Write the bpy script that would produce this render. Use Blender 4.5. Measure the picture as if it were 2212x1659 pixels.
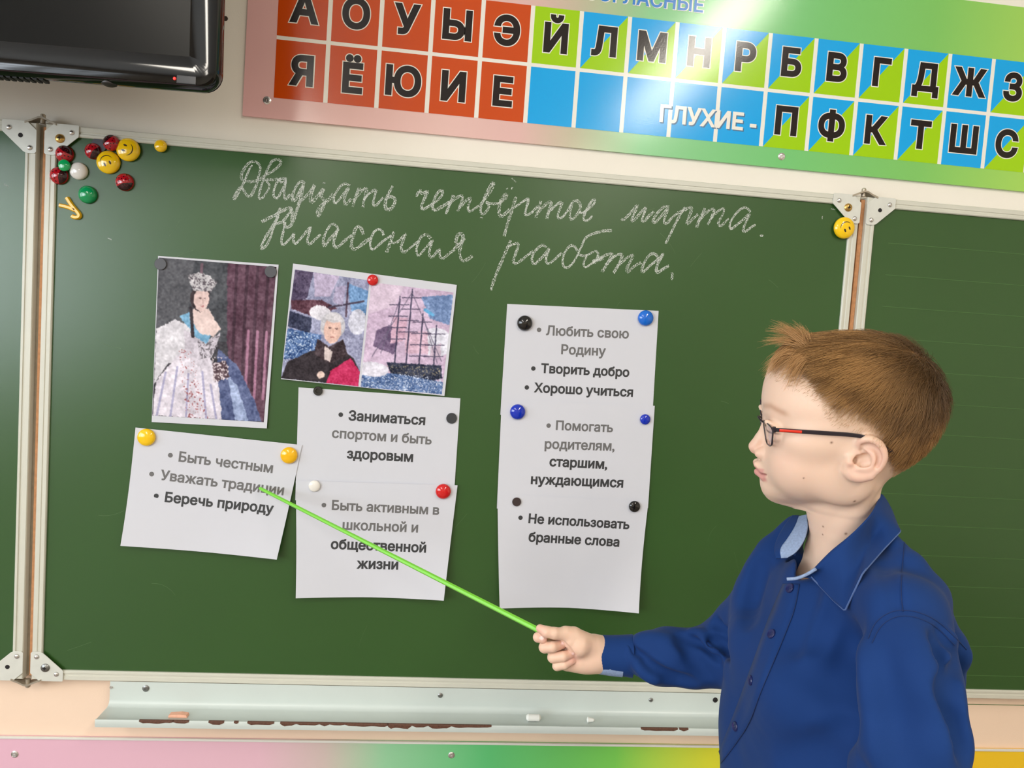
import bpy, bmesh, math, random
import numpy as np
from mathutils import Vector, Matrix
from mathutils.bvhtree import BVHTree
import openvdb

for _o in list(bpy.data.objects):
    bpy.data.objects.remove(_o)
SC = bpy.context.scene
COL = SC.collection

# ------------------------------------------------------------------ camera
# World: X right along the wall, Y into the wall, Z up. Board face is y = 0,
# its lower edge is Z0 above the floor, the left hinge line is x = 0.
Z0 = 0.75
BW = 1.517                       # hinge line to hinge line
FPX, CX, CY = 1600.0, 1106.0, 829.5
YAW, PITCH, ROLL = 0.0974, -0.0619, 0.0663
CAM = np.array([0.7179, -1.3922, 0.6809 + Z0])
_fw = np.array([math.sin(YAW) * math.cos(PITCH), math.cos(YAW) * math.cos(PITCH), math.sin(PITCH)])
_r0 = np.array([math.cos(YAW), -math.sin(YAW), 0.0])
_u0 = np.cross(_r0, _fw)
CR = math.cos(ROLL) * _r0 + math.sin(ROLL) * _u0
CU = -math.sin(ROLL) * _r0 + math.cos(ROLL) * _u0
CD = -CU
CF = _fw
cam_data = bpy.data.cameras.new('camera')
cam = bpy.data.objects.new('camera', cam_data)
COL.objects.link(cam)
cam_data.sensor_width = 36.0
cam_data.lens = FPX * 36.0 / 2212.0
cam_data.clip_start = 0.02
cam_data.clip_end = 60
m = Matrix.Identity(4)
for i in range(3):
    m[i][0], m[i][1], m[i][2], m[i][3] = CR[i], CU[i], -CF[i], CAM[i]
cam.matrix_world = m
SC.camera = cam

def ray(px, py):
    return CF + (px - CX) / FPX * CR + (py - CY) / FPX * CD

def P(px, py, y=0.0):
    """the place on the plane Y = y that the photograph shows at (px, py)"""
    d = ray(px, py)
    return CAM + d * ((y - CAM[1]) / d[1])

def D(px, py, depth):
    """the place at a distance along the optical axis"""
    return CAM + ray(px, py) * depth

def proj(p):
    q = np.asarray(p, float) - CAM
    w = q @ CF
    return np.stack([CX + FPX * (q @ CR) / w, CY + FPX * (q @ CD) / w], -1)

# ------------------------------------------------------------------ look
SC.view_settings.view_transform = 'Standard'
SC.view_settings.look = 'None'
SC.view_settings.gamma = 1.0
SC.view_settings.use_curve_mapping = False
SC.view_settings.exposure = 0.10
world = bpy.data.worlds.new('world')
SC.world = world
world.use_nodes = True
world.node_tree.nodes['Background'].inputs[0].default_value = (0.55, 0.62, 0.70, 1)
world.node_tree.nodes['Background'].inputs[1].default_value = 0.35

def area_light(name, loc, look, sx, sy, power, color):
    l = bpy.data.lights.new(name, 'AREA')
    l.shape = 'RECTANGLE'
    l.size, l.size_y = sx, sy
    l.energy = power
    l.color = color
    o = bpy.data.objects.new(name, l)
    COL.objects.link(o)
    o.location = loc
    d = Vector(look) - Vector(loc)
    o.rotation_euler = d.to_track_quat('-Z', 'Y').to_euler()
    return o

DAY = (0.84, 0.92, 1.0)
WARM = (1.0, 0.93, 0.82)
# daylight through the row of windows in the left wall
for yy, pw in ((-1.55, 42), (-3.25, 92), (-4.95, 76), (-6.65, 30)):
    area_light('window_daylight', (-2.62, yy, 1.75), (0.5, yy, 1.45), 1.45, 1.5, pw, DAY)
# the classroom's ceiling lamps: two rows of long tubes parallel to the windows
for x, y0, ln, pw in ((2.05, -3.05, 2.3, 56), (-0.68, -3.65, 2.1, 48), (2.1, -6.6, 2.4, 50), (-0.7, -6.3, 2.2, 42)):
    area_light('ceiling_lamp_light', (x, y0, 3.1), (x, y0 + 0.001, 0.0), 0.24, ln, pw, WARM)

# ------------------------------------------------------------------ helpers
def lin(r, g=None, b=None):
    if g is None:
        r, g, b = r
    o = []
    for c in (r, g, b):
        c = c / 255.0
        o.append(c / 12.92 if c <= 0.04045 else ((c + 0.055) / 1.055) ** 2.4)
    return (o[0], o[1], o[2], 1.0)

def mat(name, rgb, rough=0.5, metal=0.0, spec=0.5, coat=0.0, coatr=0.08, bump=None, vary=None, sss=0.0, attr=None, sheen=0.0, emit=None, trans=0.0):
    """principled material; bump=(scale, strength), vary=(scale, amount) are procedural noise"""
    M = bpy.data.materials.new(name)
    M.use_nodes = True
    nt = M.node_tree
    b = nt.nodes['Principled BSDF']
    b.inputs['Base Color'].default_value = lin(rgb)
    b.inputs['Roughness'].default_value = rough
    b.inputs['Metallic'].default_value = metal
    b.inputs['Specular IOR Level'].default_value = spec
    b.inputs['Coat Weight'].default_value = coat
    b.inputs['Coat Roughness'].default_value = coatr
    if sheen:
        b.inputs['Sheen Weight'].default_value = sheen
        b.inputs['Sheen Roughness'].default_value = 0.5
    if trans:
        b.inputs['Transmission Weight'].default_value = trans
    if sss:
        b.inputs['Subsurface Weight'].default_value = sss
        b.inputs['Subsurface Radius'].default_value = (1.0, 0.35, 0.2)
        b.inputs['Subsurface Scale'].default_value = 0.006
    if emit:
        b.inputs['Emission Color'].default_value = lin(emit[0])
        b.inputs['Emission Strength'].default_value = emit[1]
    tc = nt.nodes.new('ShaderNodeTexCoord')
    src = None
    if attr:
        a = nt.nodes.new('ShaderNodeAttribute')
        a.attribute_name = attr
        nt.links.new(a.outputs['Color'], b.inputs['Base Color'])
        src = a.outputs['Color']
    if vary:
        n = nt.nodes.new('ShaderNodeTexNoise')
        n.inputs['Scale'].default_value = vary[0]
        n.inputs['Detail'].default_value = 5
        nt.links.new(tc.outputs['Object'], n.inputs['Vector'])
        mr = nt.nodes.new('ShaderNodeMapRange')
        mr.inputs[1].default_value = 0.3
        mr.inputs[2].default_value = 0.7
        mr.inputs[3].default_value = 1 - vary[1]
        mr.inputs[4].default_value = 1 + vary[1]
        nt.links.new(n.outputs['Fac'], mr.inputs[0])
        mx = nt.nodes.new('ShaderNodeMix')
        mx.data_type = 'RGBA'
        mx.blend_type = 'MULTIPLY'
        mx.inputs['Factor'].default_value = 1.0
        if src is not None:
            nt.links.new(src, mx.inputs['A'])
        else:
            mx.inputs['A'].default_value = lin(rgb)
        nt.links.new(mr.outputs[0], mx.inputs['B'])
        nt.links.new(mx.outputs['Result'], b.inputs['Base Color'])
    if bump:
        n = nt.nodes.new('ShaderNodeTexNoise')
        n.inputs['Scale'].default_value = bump[0]
        n.inputs['Detail'].default_value = 4
        nt.links.new(tc.outputs['Object'], n.inputs['Vector'])
        bp = nt.nodes.new('ShaderNodeBump')
        bp.inputs['Strength'].default_value = bump[1]
        bp.inputs['Distance'].default_value = bump[2] if len(bump) > 2 else 0.002
        nt.links.new(n.outputs['Fac'], bp.inputs['Height'])
        nt.links.new(bp.outputs['Normal'], b.inputs['Normal'])
    return M

def ramp_mat(name, stops, x0, x1, rough, bump=None, spec=0.5, coat=0.0, ox=0.0):
    """printed colour gradient along world X (a design printed on the panel)"""
    M = mat(name, (200, 200, 200), rough, bump=bump, spec=spec, coat=coat)
    nt = M.node_tree
    b = nt.nodes['Principled BSDF']
    tc = nt.nodes.new('ShaderNodeTexCoord')
    sp = nt.nodes.new('ShaderNodeSeparateXYZ')
    nt.links.new(tc.outputs['Object'], sp.inputs[0])
    mr = nt.nodes.new('ShaderNodeMapRange')
    mr.inputs[1].default_value = x0 - ox
    mr.inputs[2].default_value = x1 - ox
    nt.links.new(sp.outputs['X'], mr.inputs[0])
    rp = nt.nodes.new('ShaderNodeValToRGB')
    els = rp.color_ramp.elements
    while len(els) < len(stops):
        els.new(0.5)
    for e, (t, c) in zip(els, stops):
        e.position = t
        e.color = lin(c)
    nt.links.new(mr.outputs[0], rp.inputs[0])
    nt.links.new(rp.outputs[0], b.inputs['Base Color'])
    return M

def link(name, me, material=None, parent=None, smooth=False):
    o = bpy.data.objects.new(name, me)
    COL.objects.link(o)
    if material is not None:
        for mm in (material if isinstance(material, (list, tuple)) else [material]):
            me.materials.append(mm)
    if parent is not None:
        o.parent = parent
    if smooth:
        me.polygons.foreach_set('use_smooth', np.ones(len(me.polygons), bool))
    return o

def tag(o, label=None, cat=None, group=None, kind=None):
    if label: o['label'] = label
    if cat: o['category'] = cat
    if group: o['group'] = group
    if kind: o['kind'] = kind
    return o

def empty(name, loc, label, cat, group=None):
    o = bpy.data.objects.new(name, None)
    COL.objects.link(o)
    o.empty_display_size = 0.05
    o.location = Vector(loc)
    return tag(o, label, cat, group)

class MB:
    """collects shapes and links them as ONE mesh object; coordinates are world"""
    def __init__(self):
        self.v, self.f, self.mi = [], [], []
    def add(self, verts, faces, mi=0):
        n = len(self.v)
        self.v += [tuple(float(c) for c in q) for q in verts]
        self.f += [tuple(i + n for i in q) for q in faces]
        self.mi += [mi] * len(faces)
        return self
    def box(self, lo, hi, mi=0):
        x0, y0, z0 = lo; x1, y1, z1 = hi
        v = [(x0,y0,z0),(x1,y0,z0),(x1,y1,z0),(x0,y1,z0),(x0,y0,z1),(x1,y0,z1),(x1,y1,z1),(x0,y1,z1)]
        return self.add(v, [(0,3,2,1),(4,5,6,7),(0,1,5,4),(1,2,6,5),(2,3,7,6),(3,0,4,7)], mi)
    def prism(self, poly, y0, y1, mi=0):
        """polygon in XZ (seen from -Y, any order) extruded from y0 (front) to y1 (back)"""
        a = sum(poly[i][0] * poly[(i+1) % len(poly)][1] - poly[(i+1) % len(poly)][0] * poly[i][1] for i in range(len(poly)))
        if a < 0: poly = poly[::-1]
        n = len(poly)
        v = [(x, y0, z) for x, z in poly] + [(x, y1, z) for x, z in poly]
        f = [tuple(range(n)), tuple(range(2*n-1, n-1, -1))]
        f += [(i, i+n, (i+1) % n + n, (i+1) % n) for i in range(n)]
        return self.add(v, f, mi)
    def sweep(self, prof, pts, axes, closed=True, caps=True, mi=0):
        """profile points (a,b) placed at each pts[i] along axes[i] = (A, B)"""
        n = len(prof); v = []
        for p, (A, B) in zip(pts, axes):
            for a, b in prof:
                v.append(tuple(np.asarray(p) + a * np.asarray(A) + b * np.asarray(B)))
        f = []
        for i in range(len(pts) - 1):
            for j in range(n if closed else n - 1):
                k = (j + 1) % n
                f.append((i*n+j, i*n+k, (i+1)*n+k, (i+1)*n+j))
        if caps and closed:
            f.append(tuple(range(n))[::-1]); f.append(tuple((len(pts)-1)*n + j for j in range(n)))
        return self.add(v, f, mi)
    def tube(self, pts, r, n=10, mi=0, caps=True):
        pts = [np.asarray(p, float) for p in pts]
        rs = r if isinstance(r, (list, tuple, np.ndarray)) else [r] * len(pts)
        axes = []; up = None
        for i in range(len(pts)):
            t = pts[min(i+1, len(pts)-1)] - pts[max(i-1, 0)]
            t = t / (np.linalg.norm(t) + 1e-12)
            if up is None:
                up = np.array([0, 0, 1.0]) if abs(t[2]) < 0.9 else np.array([1.0, 0, 0])
            A = np.cross(up, t); A /= np.linalg.norm(A); B = np.cross(t, A); up = B
            axes.append((A, B))
        v = []
        for p, (A, B), rr in zip(pts, axes, rs):
            for k in range(n):
                a = 2 * math.pi * k / n
                v.append(tuple(p + rr * (math.cos(a) * A + math.sin(a) * B)))
        f = []
        for i in range(len(pts) - 1):
            for j in range(n):
                k = (j + 1) % n
                f.append((i*n+j, i*n+k, (i+1)*n+k, (i+1)*n+j))
        if caps:
            f.append(tuple(range(n))[::-1]); f.append(tuple((len(pts)-1)*n + j for j in range(n)))
        return self.add(v, f, mi)
    def lathe(self, prof, c, n=28, axis=(0, -1, 0), mi=0):
        """prof (r, h) turned about an axis through c"""
        ax = Vector(axis).normalized()
        A = ax.orthogonal().normalized(); B = ax.cross(A)
        c = Vector(c); v = []; f = []
        for r, h in prof:
            for k in range(n):
                a = 2 * math.pi * k / n
                v.append(tuple(c + ax * h + (A * math.cos(a) + B * math.sin(a)) * r))
        for i in range(len(prof) - 1):
            for j in range(n):
                k = (j + 1) % n
                f.append((i*n+j, i*n+k, (i+1)*n+k, (i+1)*n+j))
        if prof[0][0] > 1e-6: f.append(tuple(range(n))[::-1])
        if prof[-1][0] > 1e-6: f.append(tuple((len(prof)-1)*n + j for j in range(n)))
        return self.add(v, f, mi)
    def build(self, name, material, parent=None, smooth=False, bevel=0.0, origin=None, fix=True):
        me = bpy.data.meshes.new(name)
        v = np.array(self.v, float)
        off = np.zeros(3)
        if parent is not None:
            off = np.array(parent_world(parent))
        elif origin is not None:
            off = np.asarray(origin, float)
        me.from_pydata((v - off).tolist(), [], self.f)
        o = link(name, me, material, parent, smooth)
        if parent is None and origin is not None:
            o.location = Vector(off)
        me.polygons.foreach_set('material_index', self.mi)
        if fix:
            bm = bmesh.new(); bm.from_mesh(me)
            bmesh.ops.remove_doubles(bm, verts=bm.verts, dist=1e-6)
            bmesh.ops.recalc_face_normals(bm, faces=bm.faces)
            bm.to_mesh(me); bm.free()
        if smooth:
            me.polygons.foreach_set('use_smooth', np.ones(len(me.polygons), bool))
            try:
                me.set_sharp_from_angle(angle=math.radians(38))
            except Exception:
                pass
        if bevel:
            md = o.modifiers.new('bevel', 'BEVEL'); md.width = bevel; md.segments = 2; md.limit_method = 'ANGLE'
            md.angle_limit = math.radians(40)
        me.update()
        return o

def parent_world(o):
    p = Vector((0, 0, 0))
    while o is not None:
        p = p + o.location
        o = o.parent
    return p

def smooth_poly(pts, it=2, closed=False):
    pts = [np.asarray(p, float) for p in pts]
    for _ in range(it):
        q = [] if closed else [pts[0]]
        n = len(pts)
        for i in range(n if closed else n - 1):
            a, b = pts[i], pts[(i + 1) % n]
            q += [0.75 * a + 0.25 * b, 0.25 * a + 0.75 * b]
        if not closed: q.append(pts[-1])
        pts = q
    return pts

def vnoise(shape, cells, rng):
    """smooth value noise on a 2-D grid"""
    gy, gx = cells
    g = rng.random((gy + 2, gx + 2))
    y = np.linspace(0, gy, shape[0], endpoint=False); x = np.linspace(0, gx, shape[1], endpoint=False)
    yi = y.astype(int); xi = x.astype(int)
    fy = y - yi; fx = x - xi
    fy = (fy * fy * (3 - 2 * fy))[:, None]; fx = (fx * fx * (3 - 2 * fx))[None, :]
    a = g[np.ix_(yi, xi)]; b = g[np.ix_(yi, xi + 1)]; c = g[np.ix_(yi + 1, xi)]; d = g[np.ix_(yi + 1, xi + 1)]
    return (a * (1 - fx) + b * fx) * (1 - fy) + (c * (1 - fx) + d * fx) * fy

_font_cache = {}
def _area(p):
    return 0.5 * float(np.sum(p[:, 0] * np.roll(p[:, 1], -1) - np.roll(p[:, 0], -1) * p[:, 1]))
def _grow(p, d):
    """polygon moved outwards along its mitred normals (p runs counter-clockwise)"""
    e = np.roll(p, -1, 0) - p
    n = np.stack([e[:, 1], -e[:, 0]], 1); n /= np.linalg.norm(n, axis=1)[:, None] + 1e-12
    b = n + np.roll(n, 1, 0); L = np.linalg.norm(b, axis=1)[:, None] + 1e-9
    b /= L
    k = 1.0 / np.maximum(0.55, np.sum(b * n, axis=1))[:, None]
    return p + b * k * d
def text_mesh(s, offset=0.0):
    """flat letters as (verts Nx2, faces, width); size 1, baseline at 0, left edge at 0"""
    key = (s, offset)
    if key in _font_cache: return _font_cache[key]
    c = bpy.data.curves.new('t', 'FONT'); c.body = s; c.size = 1.0; c.resolution_u = 3
    o = bpy.data.objects.new('t', c); COL.objects.link(o)
    dg = bpy.context.evaluated_depsgraph_get()
    cu = o.evaluated_get(dg).to_curve(dg)
    loops = []
    for sp in cu.splines:
        pts = []
        if sp.type == 'BEZIER':
            bp = sp.bezier_points; n = len(bp)
            for i in range(n):
                a, b = bp[i], bp[(i + 1) % n]
                p0, p1, p2, p3 = (np.array(q[:2]) for q in (a.co, a.handle_right, b.handle_left, b.co))
                straight = abs(np.cross(p1 - p0, p3 - p0)) + abs(np.cross(p2 - p0, p3 - p0)) < 1e-6
                for t in ((0,) if straight else (0, .2, .4, .6, .8)):
                    pts.append((1-t)**3 * p0 + 3*(1-t)**2*t * p1 + 3*(1-t)*t*t * p2 + t**3 * p3)
        else:
            pts = [np.array(q.co[:2]) for q in sp.points]
        p = np.array(pts)
        keep = np.linalg.norm(p - np.roll(p, 1, 0), axis=1) > 1e-5
        p = p[keep]
        if len(p) > 2: loops.append(p)
    bpy.data.objects.remove(o); bpy.data.curves.remove(c)
    # non-zero winding fill: triangulate all outlines together, keep triangles that are wound
    from mathutils.geometry import delaunay_2d_cdt
    big = max(loops, key=lambda p: abs(_area(p)))
    if _area(big) < 0: loops = [p[::-1] for p in loops]
    V, F = [], []
    groups = []
    for p in sorted(loops, key=lambda p: p[:, 0].min()):
        if groups and p[:, 0].min() < groups[-1][0] + .002: groups[-1][1].append(p); groups[-1][0] = max(groups[-1][0], p[:, 0].max())
        else: groups.append([p[:, 0].max(), [p]])
    for _, gl in groups:
        if _area(max(gl, key=lambda p: abs(_area(p)))) < 0: gl = [p[::-1] for p in gl]
        gl = [_grow(p, offset) for p in gl]
        vs = [Vector(q) for p in gl for q in p]; es = []; b = 0
        for p in gl:
            es += [(b + i, b + (i + 1) % len(p)) for i in range(len(p))]; b += len(p)
        r = delaunay_2d_cdt(vs, es, [], 0, 1e-6)
        pv = np.array([tuple(q) for q in r[0]]); base = len(V)
        V += [tuple(q) for q in pv]
        for t in r[2]:
            cx, cy = pv[list(t)].mean(0); wn = 0
            for p in gl:
                q = np.roll(p, -1, 0)
                cr = (q[:, 0] - p[:, 0]) * (cy - p[:, 1]) - (cx - p[:, 0]) * (q[:, 1] - p[:, 1])
                wn += int(np.sum((p[:, 1] <= cy) & (q[:, 1] > cy) & (cr > 0))) - int(np.sum((p[:, 1] > cy) & (q[:, 1] <= cy) & (cr < 0)))
            if wn != 0: F.append(tuple(base + k for k in t))
    V = [(a, b, 0.0) for a, b in V]
    V = np.array(V); V[:, 0] -= V[:, 0].min()
    _font_cache[key] = (V, F, V[:, 0].max())
    return _font_cache[key]
# ------------------------------------------------------------------ the room
WALL_Y = 0.026
M_wall = mat('wall_paint', (238, 231, 219), 0.75, spec=0.25, bump=(420, 0.12, 0.0012), vary=(3, 0.015))
M_ceil = mat('ceiling_paint', (226, 224, 218), 0.9)
M_side = mat('side_wall_paint', (206, 198, 182), 0.8)
M_floor = mat('linoleum', (124, 112, 100), 0.45, vary=(6, 0.1))
RX0, RX1, RY0 = -2.5, 4.4, -8.6
RH = 3.2
def slab(name, lo, hi, M):
    return tag(MB().box(lo, hi).build(name, M), kind='structure')
M_dado = mat('dado_paint', (242, 214, 190), 0.7, spec=0.25, bump=(420, 0.12, 0.0012), vary=(3, 0.015))
DZ = Z0 + 0.45                       # the wall changes colour behind the board
tag(MB().box((RX0 - .1, WALL_Y, DZ), (RX1 + .1, WALL_Y + .12, RH), 0).box((RX0 - .1, WALL_Y, 0), (RX1 + .1, WALL_Y + .12, DZ), 1).build('wall_back', [M_wall, M_dado], fix=False), kind='structure')
slab('wall_right', (RX1, RY0, 0), (RX1 + .1, WALL_Y, RH), M_side)
slab('wall_front', (RX0 - .1, RY0 - .1, 0), (RX1 + .1, RY0, RH), M_side)
slab('floor', (RX0 - .1, RY0 - .1, -.1), (RX1 + .1, WALL_Y + .12, 0), M_floor)
slab('ceiling', (RX0 - .1, RY0 - .1, RH), (RX1 + .1, WALL_Y + .12, RH + .1), M_ceil)
wl = MB()
ys = [RY0, -7.45, -5.85, -5.75, -4.15, -4.05, -2.45, -2.35, -0.75, WALL_Y]
wl.box((RX0 - .1, RY0, 0), (RX0, WALL_Y, 0.95)); wl.box((RX0 - .1, RY0, 2.6), (RX0, WALL_Y, RH))
for a, b in ((0, 1), (2, 3), (4, 5), (6, 7), (8, 9)):
    wl.box((RX0 - .1, ys[a], 0.95), (RX0, ys[b], 2.6))
tag(wl.build('wall_left', M_side), kind='structure')
M_wframe = mat('window_frame_paint', (235, 235, 232), 0.4)
for k, (a, b) in enumerate(((7, 8), (5, 6), (3, 4), (1, 2))):
    w = MB(); x0, x1 = RX0 - .07, RX0 - .02
    y0, y1 = ys[a], ys[b]
    w.box((x0, y0, 0.95), (x1, y1, 1.01)); w.box((x0, y0, 2.54), (x1, y1, 2.6))
    w.box((x0, y0, 0.95), (x1, y0 + .06, 2.6)); w.box((x0, y1 - .06, 0.95), (x1, y1, 2.6))
    w.box((x0, (y0 + y1) / 2 - .04, 0.95), (x1, (y0 + y1) / 2 + .04, 2.6)); w.box((x0, y0, 2.05), (x1, y1, 2.11))
    tag(w.build('window_%d' % (k + 1), M_wframe), kind='structure')
# small plugged drill hole in the wall beside the television
c = P(487, 40, WALL_Y)
hole = MB().lathe([(0.0045, 0.0), (0.0042, 0.0006), (0.0028, 0.0008), (0.002, 0.0003), (0.0, 0.0002)], c, 14)
tag(hole.build('wall_plug', mat('wall_plug_dark', (60, 48, 40), 0.8), origin=c), 'small dark plugged drill hole in the wall right of the television', 'hole')
# ------------------------------------------------------------------ chalkboard
M_green = mat('board_enamel', (44, 81, 31), 0.27, spec=0.5, coat=0.28, coatr=0.5, bump=(900, 0.04, 0.0004), vary=(2.2, 0.05))
M_alu = mat('frame_lacquer', (208, 206, 192), 0.38, spec=0.5, vary=(25, 0.02))
M_plate = mat('bracket_steel', (214, 214, 205), 0.42, metal=0.1, vary=(60, 0.04))
M_rivet = mat('rivet_metal', (225, 222, 220), 0.22, metal=0.9)
M_brass = mat('brass_screw', (205, 165, 95), 0.3, metal=0.9)
M_zinc = mat('zinc_screw', (140, 140, 138), 0.35, metal=0.9)
M_dark = mat('dark_hole', (28, 24, 24), 0.8)
M_hinge = mat('hinge_steel', (176, 165, 148), 0.35, metal=0.6, vary=(80, 0.1))
M_brown = mat('bare_chipboard', (196, 140, 96), 0.8, vary=(120, 0.15))

board = empty('chalkboard', (0, 0, Z0), 'green three-part school chalkboard with pale metal frame on the wall', 'chalkboard')
GAP = 0.0075
SURF = 0.0035
T = 0.0185
# section of the frame rail: t inward from the outer edge, y depth (front is -)
RAIL = [(0, 0.022), (0, 0.001), (0.0012, -0.0006), (0.0085, -0.0006), (0.0095, 0.0006), (0.0125, 0.0006), (0.0135, -0.0012), (0.0168, -0.0012), (T, 0.0005), (T, 0.022)]
def rails(xa, xb, sides):
    z0, z1 = Z0, Z0 + 1.0
    C = {'top': ((xa, z1), (xb, z1), (0, -1)), 'bottom': ((xa, z0), (xb, z0), (0, 1)),
         'left': ((xa, z0), (xa, z1), (1, 0)), 'right': ((xb, z0), (xb, z1), (-1, 0))}
    for s in sides:
        (ax, az), (bx, bz), (nx, nz) = C[s]
        mb = MB(); v = []
        L = np.array([bx - ax, bz - az]); Ln = np.linalg.norm(L); L = L / Ln
        n = len(RAIL)
        for e, (ex, ez) in enumerate(((ax, az), (bx, bz))):
            for t, y in RAIL:
                k = t if e == 0 else -t          # mitred ends
                v.append((ex + nx * t + L[0] * k, y, ez + nz * t + L[1] * k))
        f = [(j, (j + 1) % n, n + (j + 1) % n, n + j) for j in range(n)] + [tuple(range(n)), tuple(range(2 * n - 1, n - 1, -1))]
        mb.add(v, f).build('frame_rail', M_alu, board, smooth=False)
def panel(xa, xb, sides):
    MB().box((xa + 0.006, SURF, Z0 + 0.006), (xb - 0.006, 0.0215, Z0 + 0.994)).build('writing_panel', M_green, board)
    rails(xa, xb, sides)
panel(GAP, BW - GAP, ('top', 'bottom', 'left', 'right'))
panel(-GAP - 0.757, -GAP, ('top', 'bottom', 'left', 'right'))
panel(BW + GAP, BW + GAP + 0.757, ('top', 'bottom', 'left', 'right'))
# brown edge of the backing seen in the two hinge gaps
for x in (0.0, BW):
    MB().box((x - GAP * .1, 0.0085, Z0 + .004), (x + GAP - .0002, 0.021, Z0 + .996)).box((x - GAP + .0002, 0.0125, Z0 + .004), (x - GAP * .1, 0.021, Z0 + .996), 1).build('gap_strip', [M_brown, M_hinge], board)

PLATE = [(0.016, 0), (0.0555, 0), (0.0572, -0.0015), (0.0572, -0.020), (0.0215, -0.0525), (0.016, -0.055), (0.003, -0.055), (0.0, -0.052), (0.0, -0.0145)]
def dome(r, h, n=6):
    return [(r * math.cos(a), h * math.sin(a)) for a in np.linspace(0, math.pi / 2, n)][:-1] + [(1e-7, h)]
def bracket(cx, cz, sx, sz, screw):
    """corner plate at a panel corner; sx/sz say which way the panel lies"""
    yb, yf = -0.0012, -0.0028
    cx += -sx * 0.001; cz += sz * 0.0015
    pl = MB().prism([(cx + sx * a, cz + sz * b) for a, b in PLATE], yf, yb).build('corner_bracket', M_plate, board, bevel=0.0004)
    for a, b in ((0.0455, -0.0135), (0.0105, -0.0455)):
        MB().lathe([(0.0047, 0)] + dome(0.0045, 0.0026), (cx + sx * a, yf, cz + sz * b), 16).build('rivet', M_rivet, pl, smooth=True)
    q = (cx + sx * 0.0262, yf, cz + sz * -0.0255)
    if screw is None:
        MB().lathe([(0.0040, -0.0002), (0.0040, 0.00025), (0.0, 0.00025)], q, 16).build('screw_hole', M_dark, pl)
    else:
        s = MB().lathe([(0.0078, 0), (0.0078, 0.001), (0.0055, 0.0032), (0.0, 0.0038)], q, 22)
        s.box((q[0] - .0032, q[1] - .0041, q[2] - .0008), (q[0] + .0032, q[1] - .0037, q[2] + .0008), 1)
        s.box((q[0] - .0008, q[1] - .0041, q[2] - .0032), (q[0] + .0008, q[1] - .0037, q[2] + .0032), 1)
        s.build('screw', [screw, M_dark], pl, smooth=True)
for hx, s in ((0.0, 1), (BW, -1)):
    for zc, sz, scw in ((Z0 + 1, 1, M_brass), (Z0, -1, M_zinc)):
        bracket(hx + s * GAP, zc, s, sz, scw)
        bracket(hx - s * GAP, zc, -s, sz, None)
        # folding hinge: two bent leaves and a knuckle standing proud of the rail ends
        e = zc + sz * 0.0005
        h = MB()
        for d in (-1, 1):
            pts = [(hx + d * 0.026, e - sz * .001), (hx + d * 0.014, e + sz * .0035), (hx + d * 0.004, e + sz * 0.0085), (hx, e + sz * 0.009)]
            h.sweep([(-.0016, -.0045), (.0016, -.0045), (.0016, .0155), (-.0016, .0155)],
                    [(x, 0.0, z) for x, z in pts], [((0, 0, 1), (0, 1, 0))] * len(pts))
        h.lathe([(0.0042, -0.004), (0.0042, 0.011), (0.0025, 0.0125), (0, 0.0125)], (hx, 0.004, e + sz * 0.004), 14, axis=(0, 0, sz))
        h.build('hinge', M_hinge, board, smooth=True)

# ruled lines of the right-hand wing
M_rule = mat('faint_ruling', (66, 104, 50), 0.5)
rl = MB()
for k in range(16):
    z = Z0 + 0.915 - k * 0.062
    rl.box((BW + .06, SURF - .0003, z), (BW + .73, SURF + .0005, z + 0.0012))
rl.build('ruled_lines', M_rule, board)

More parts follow.
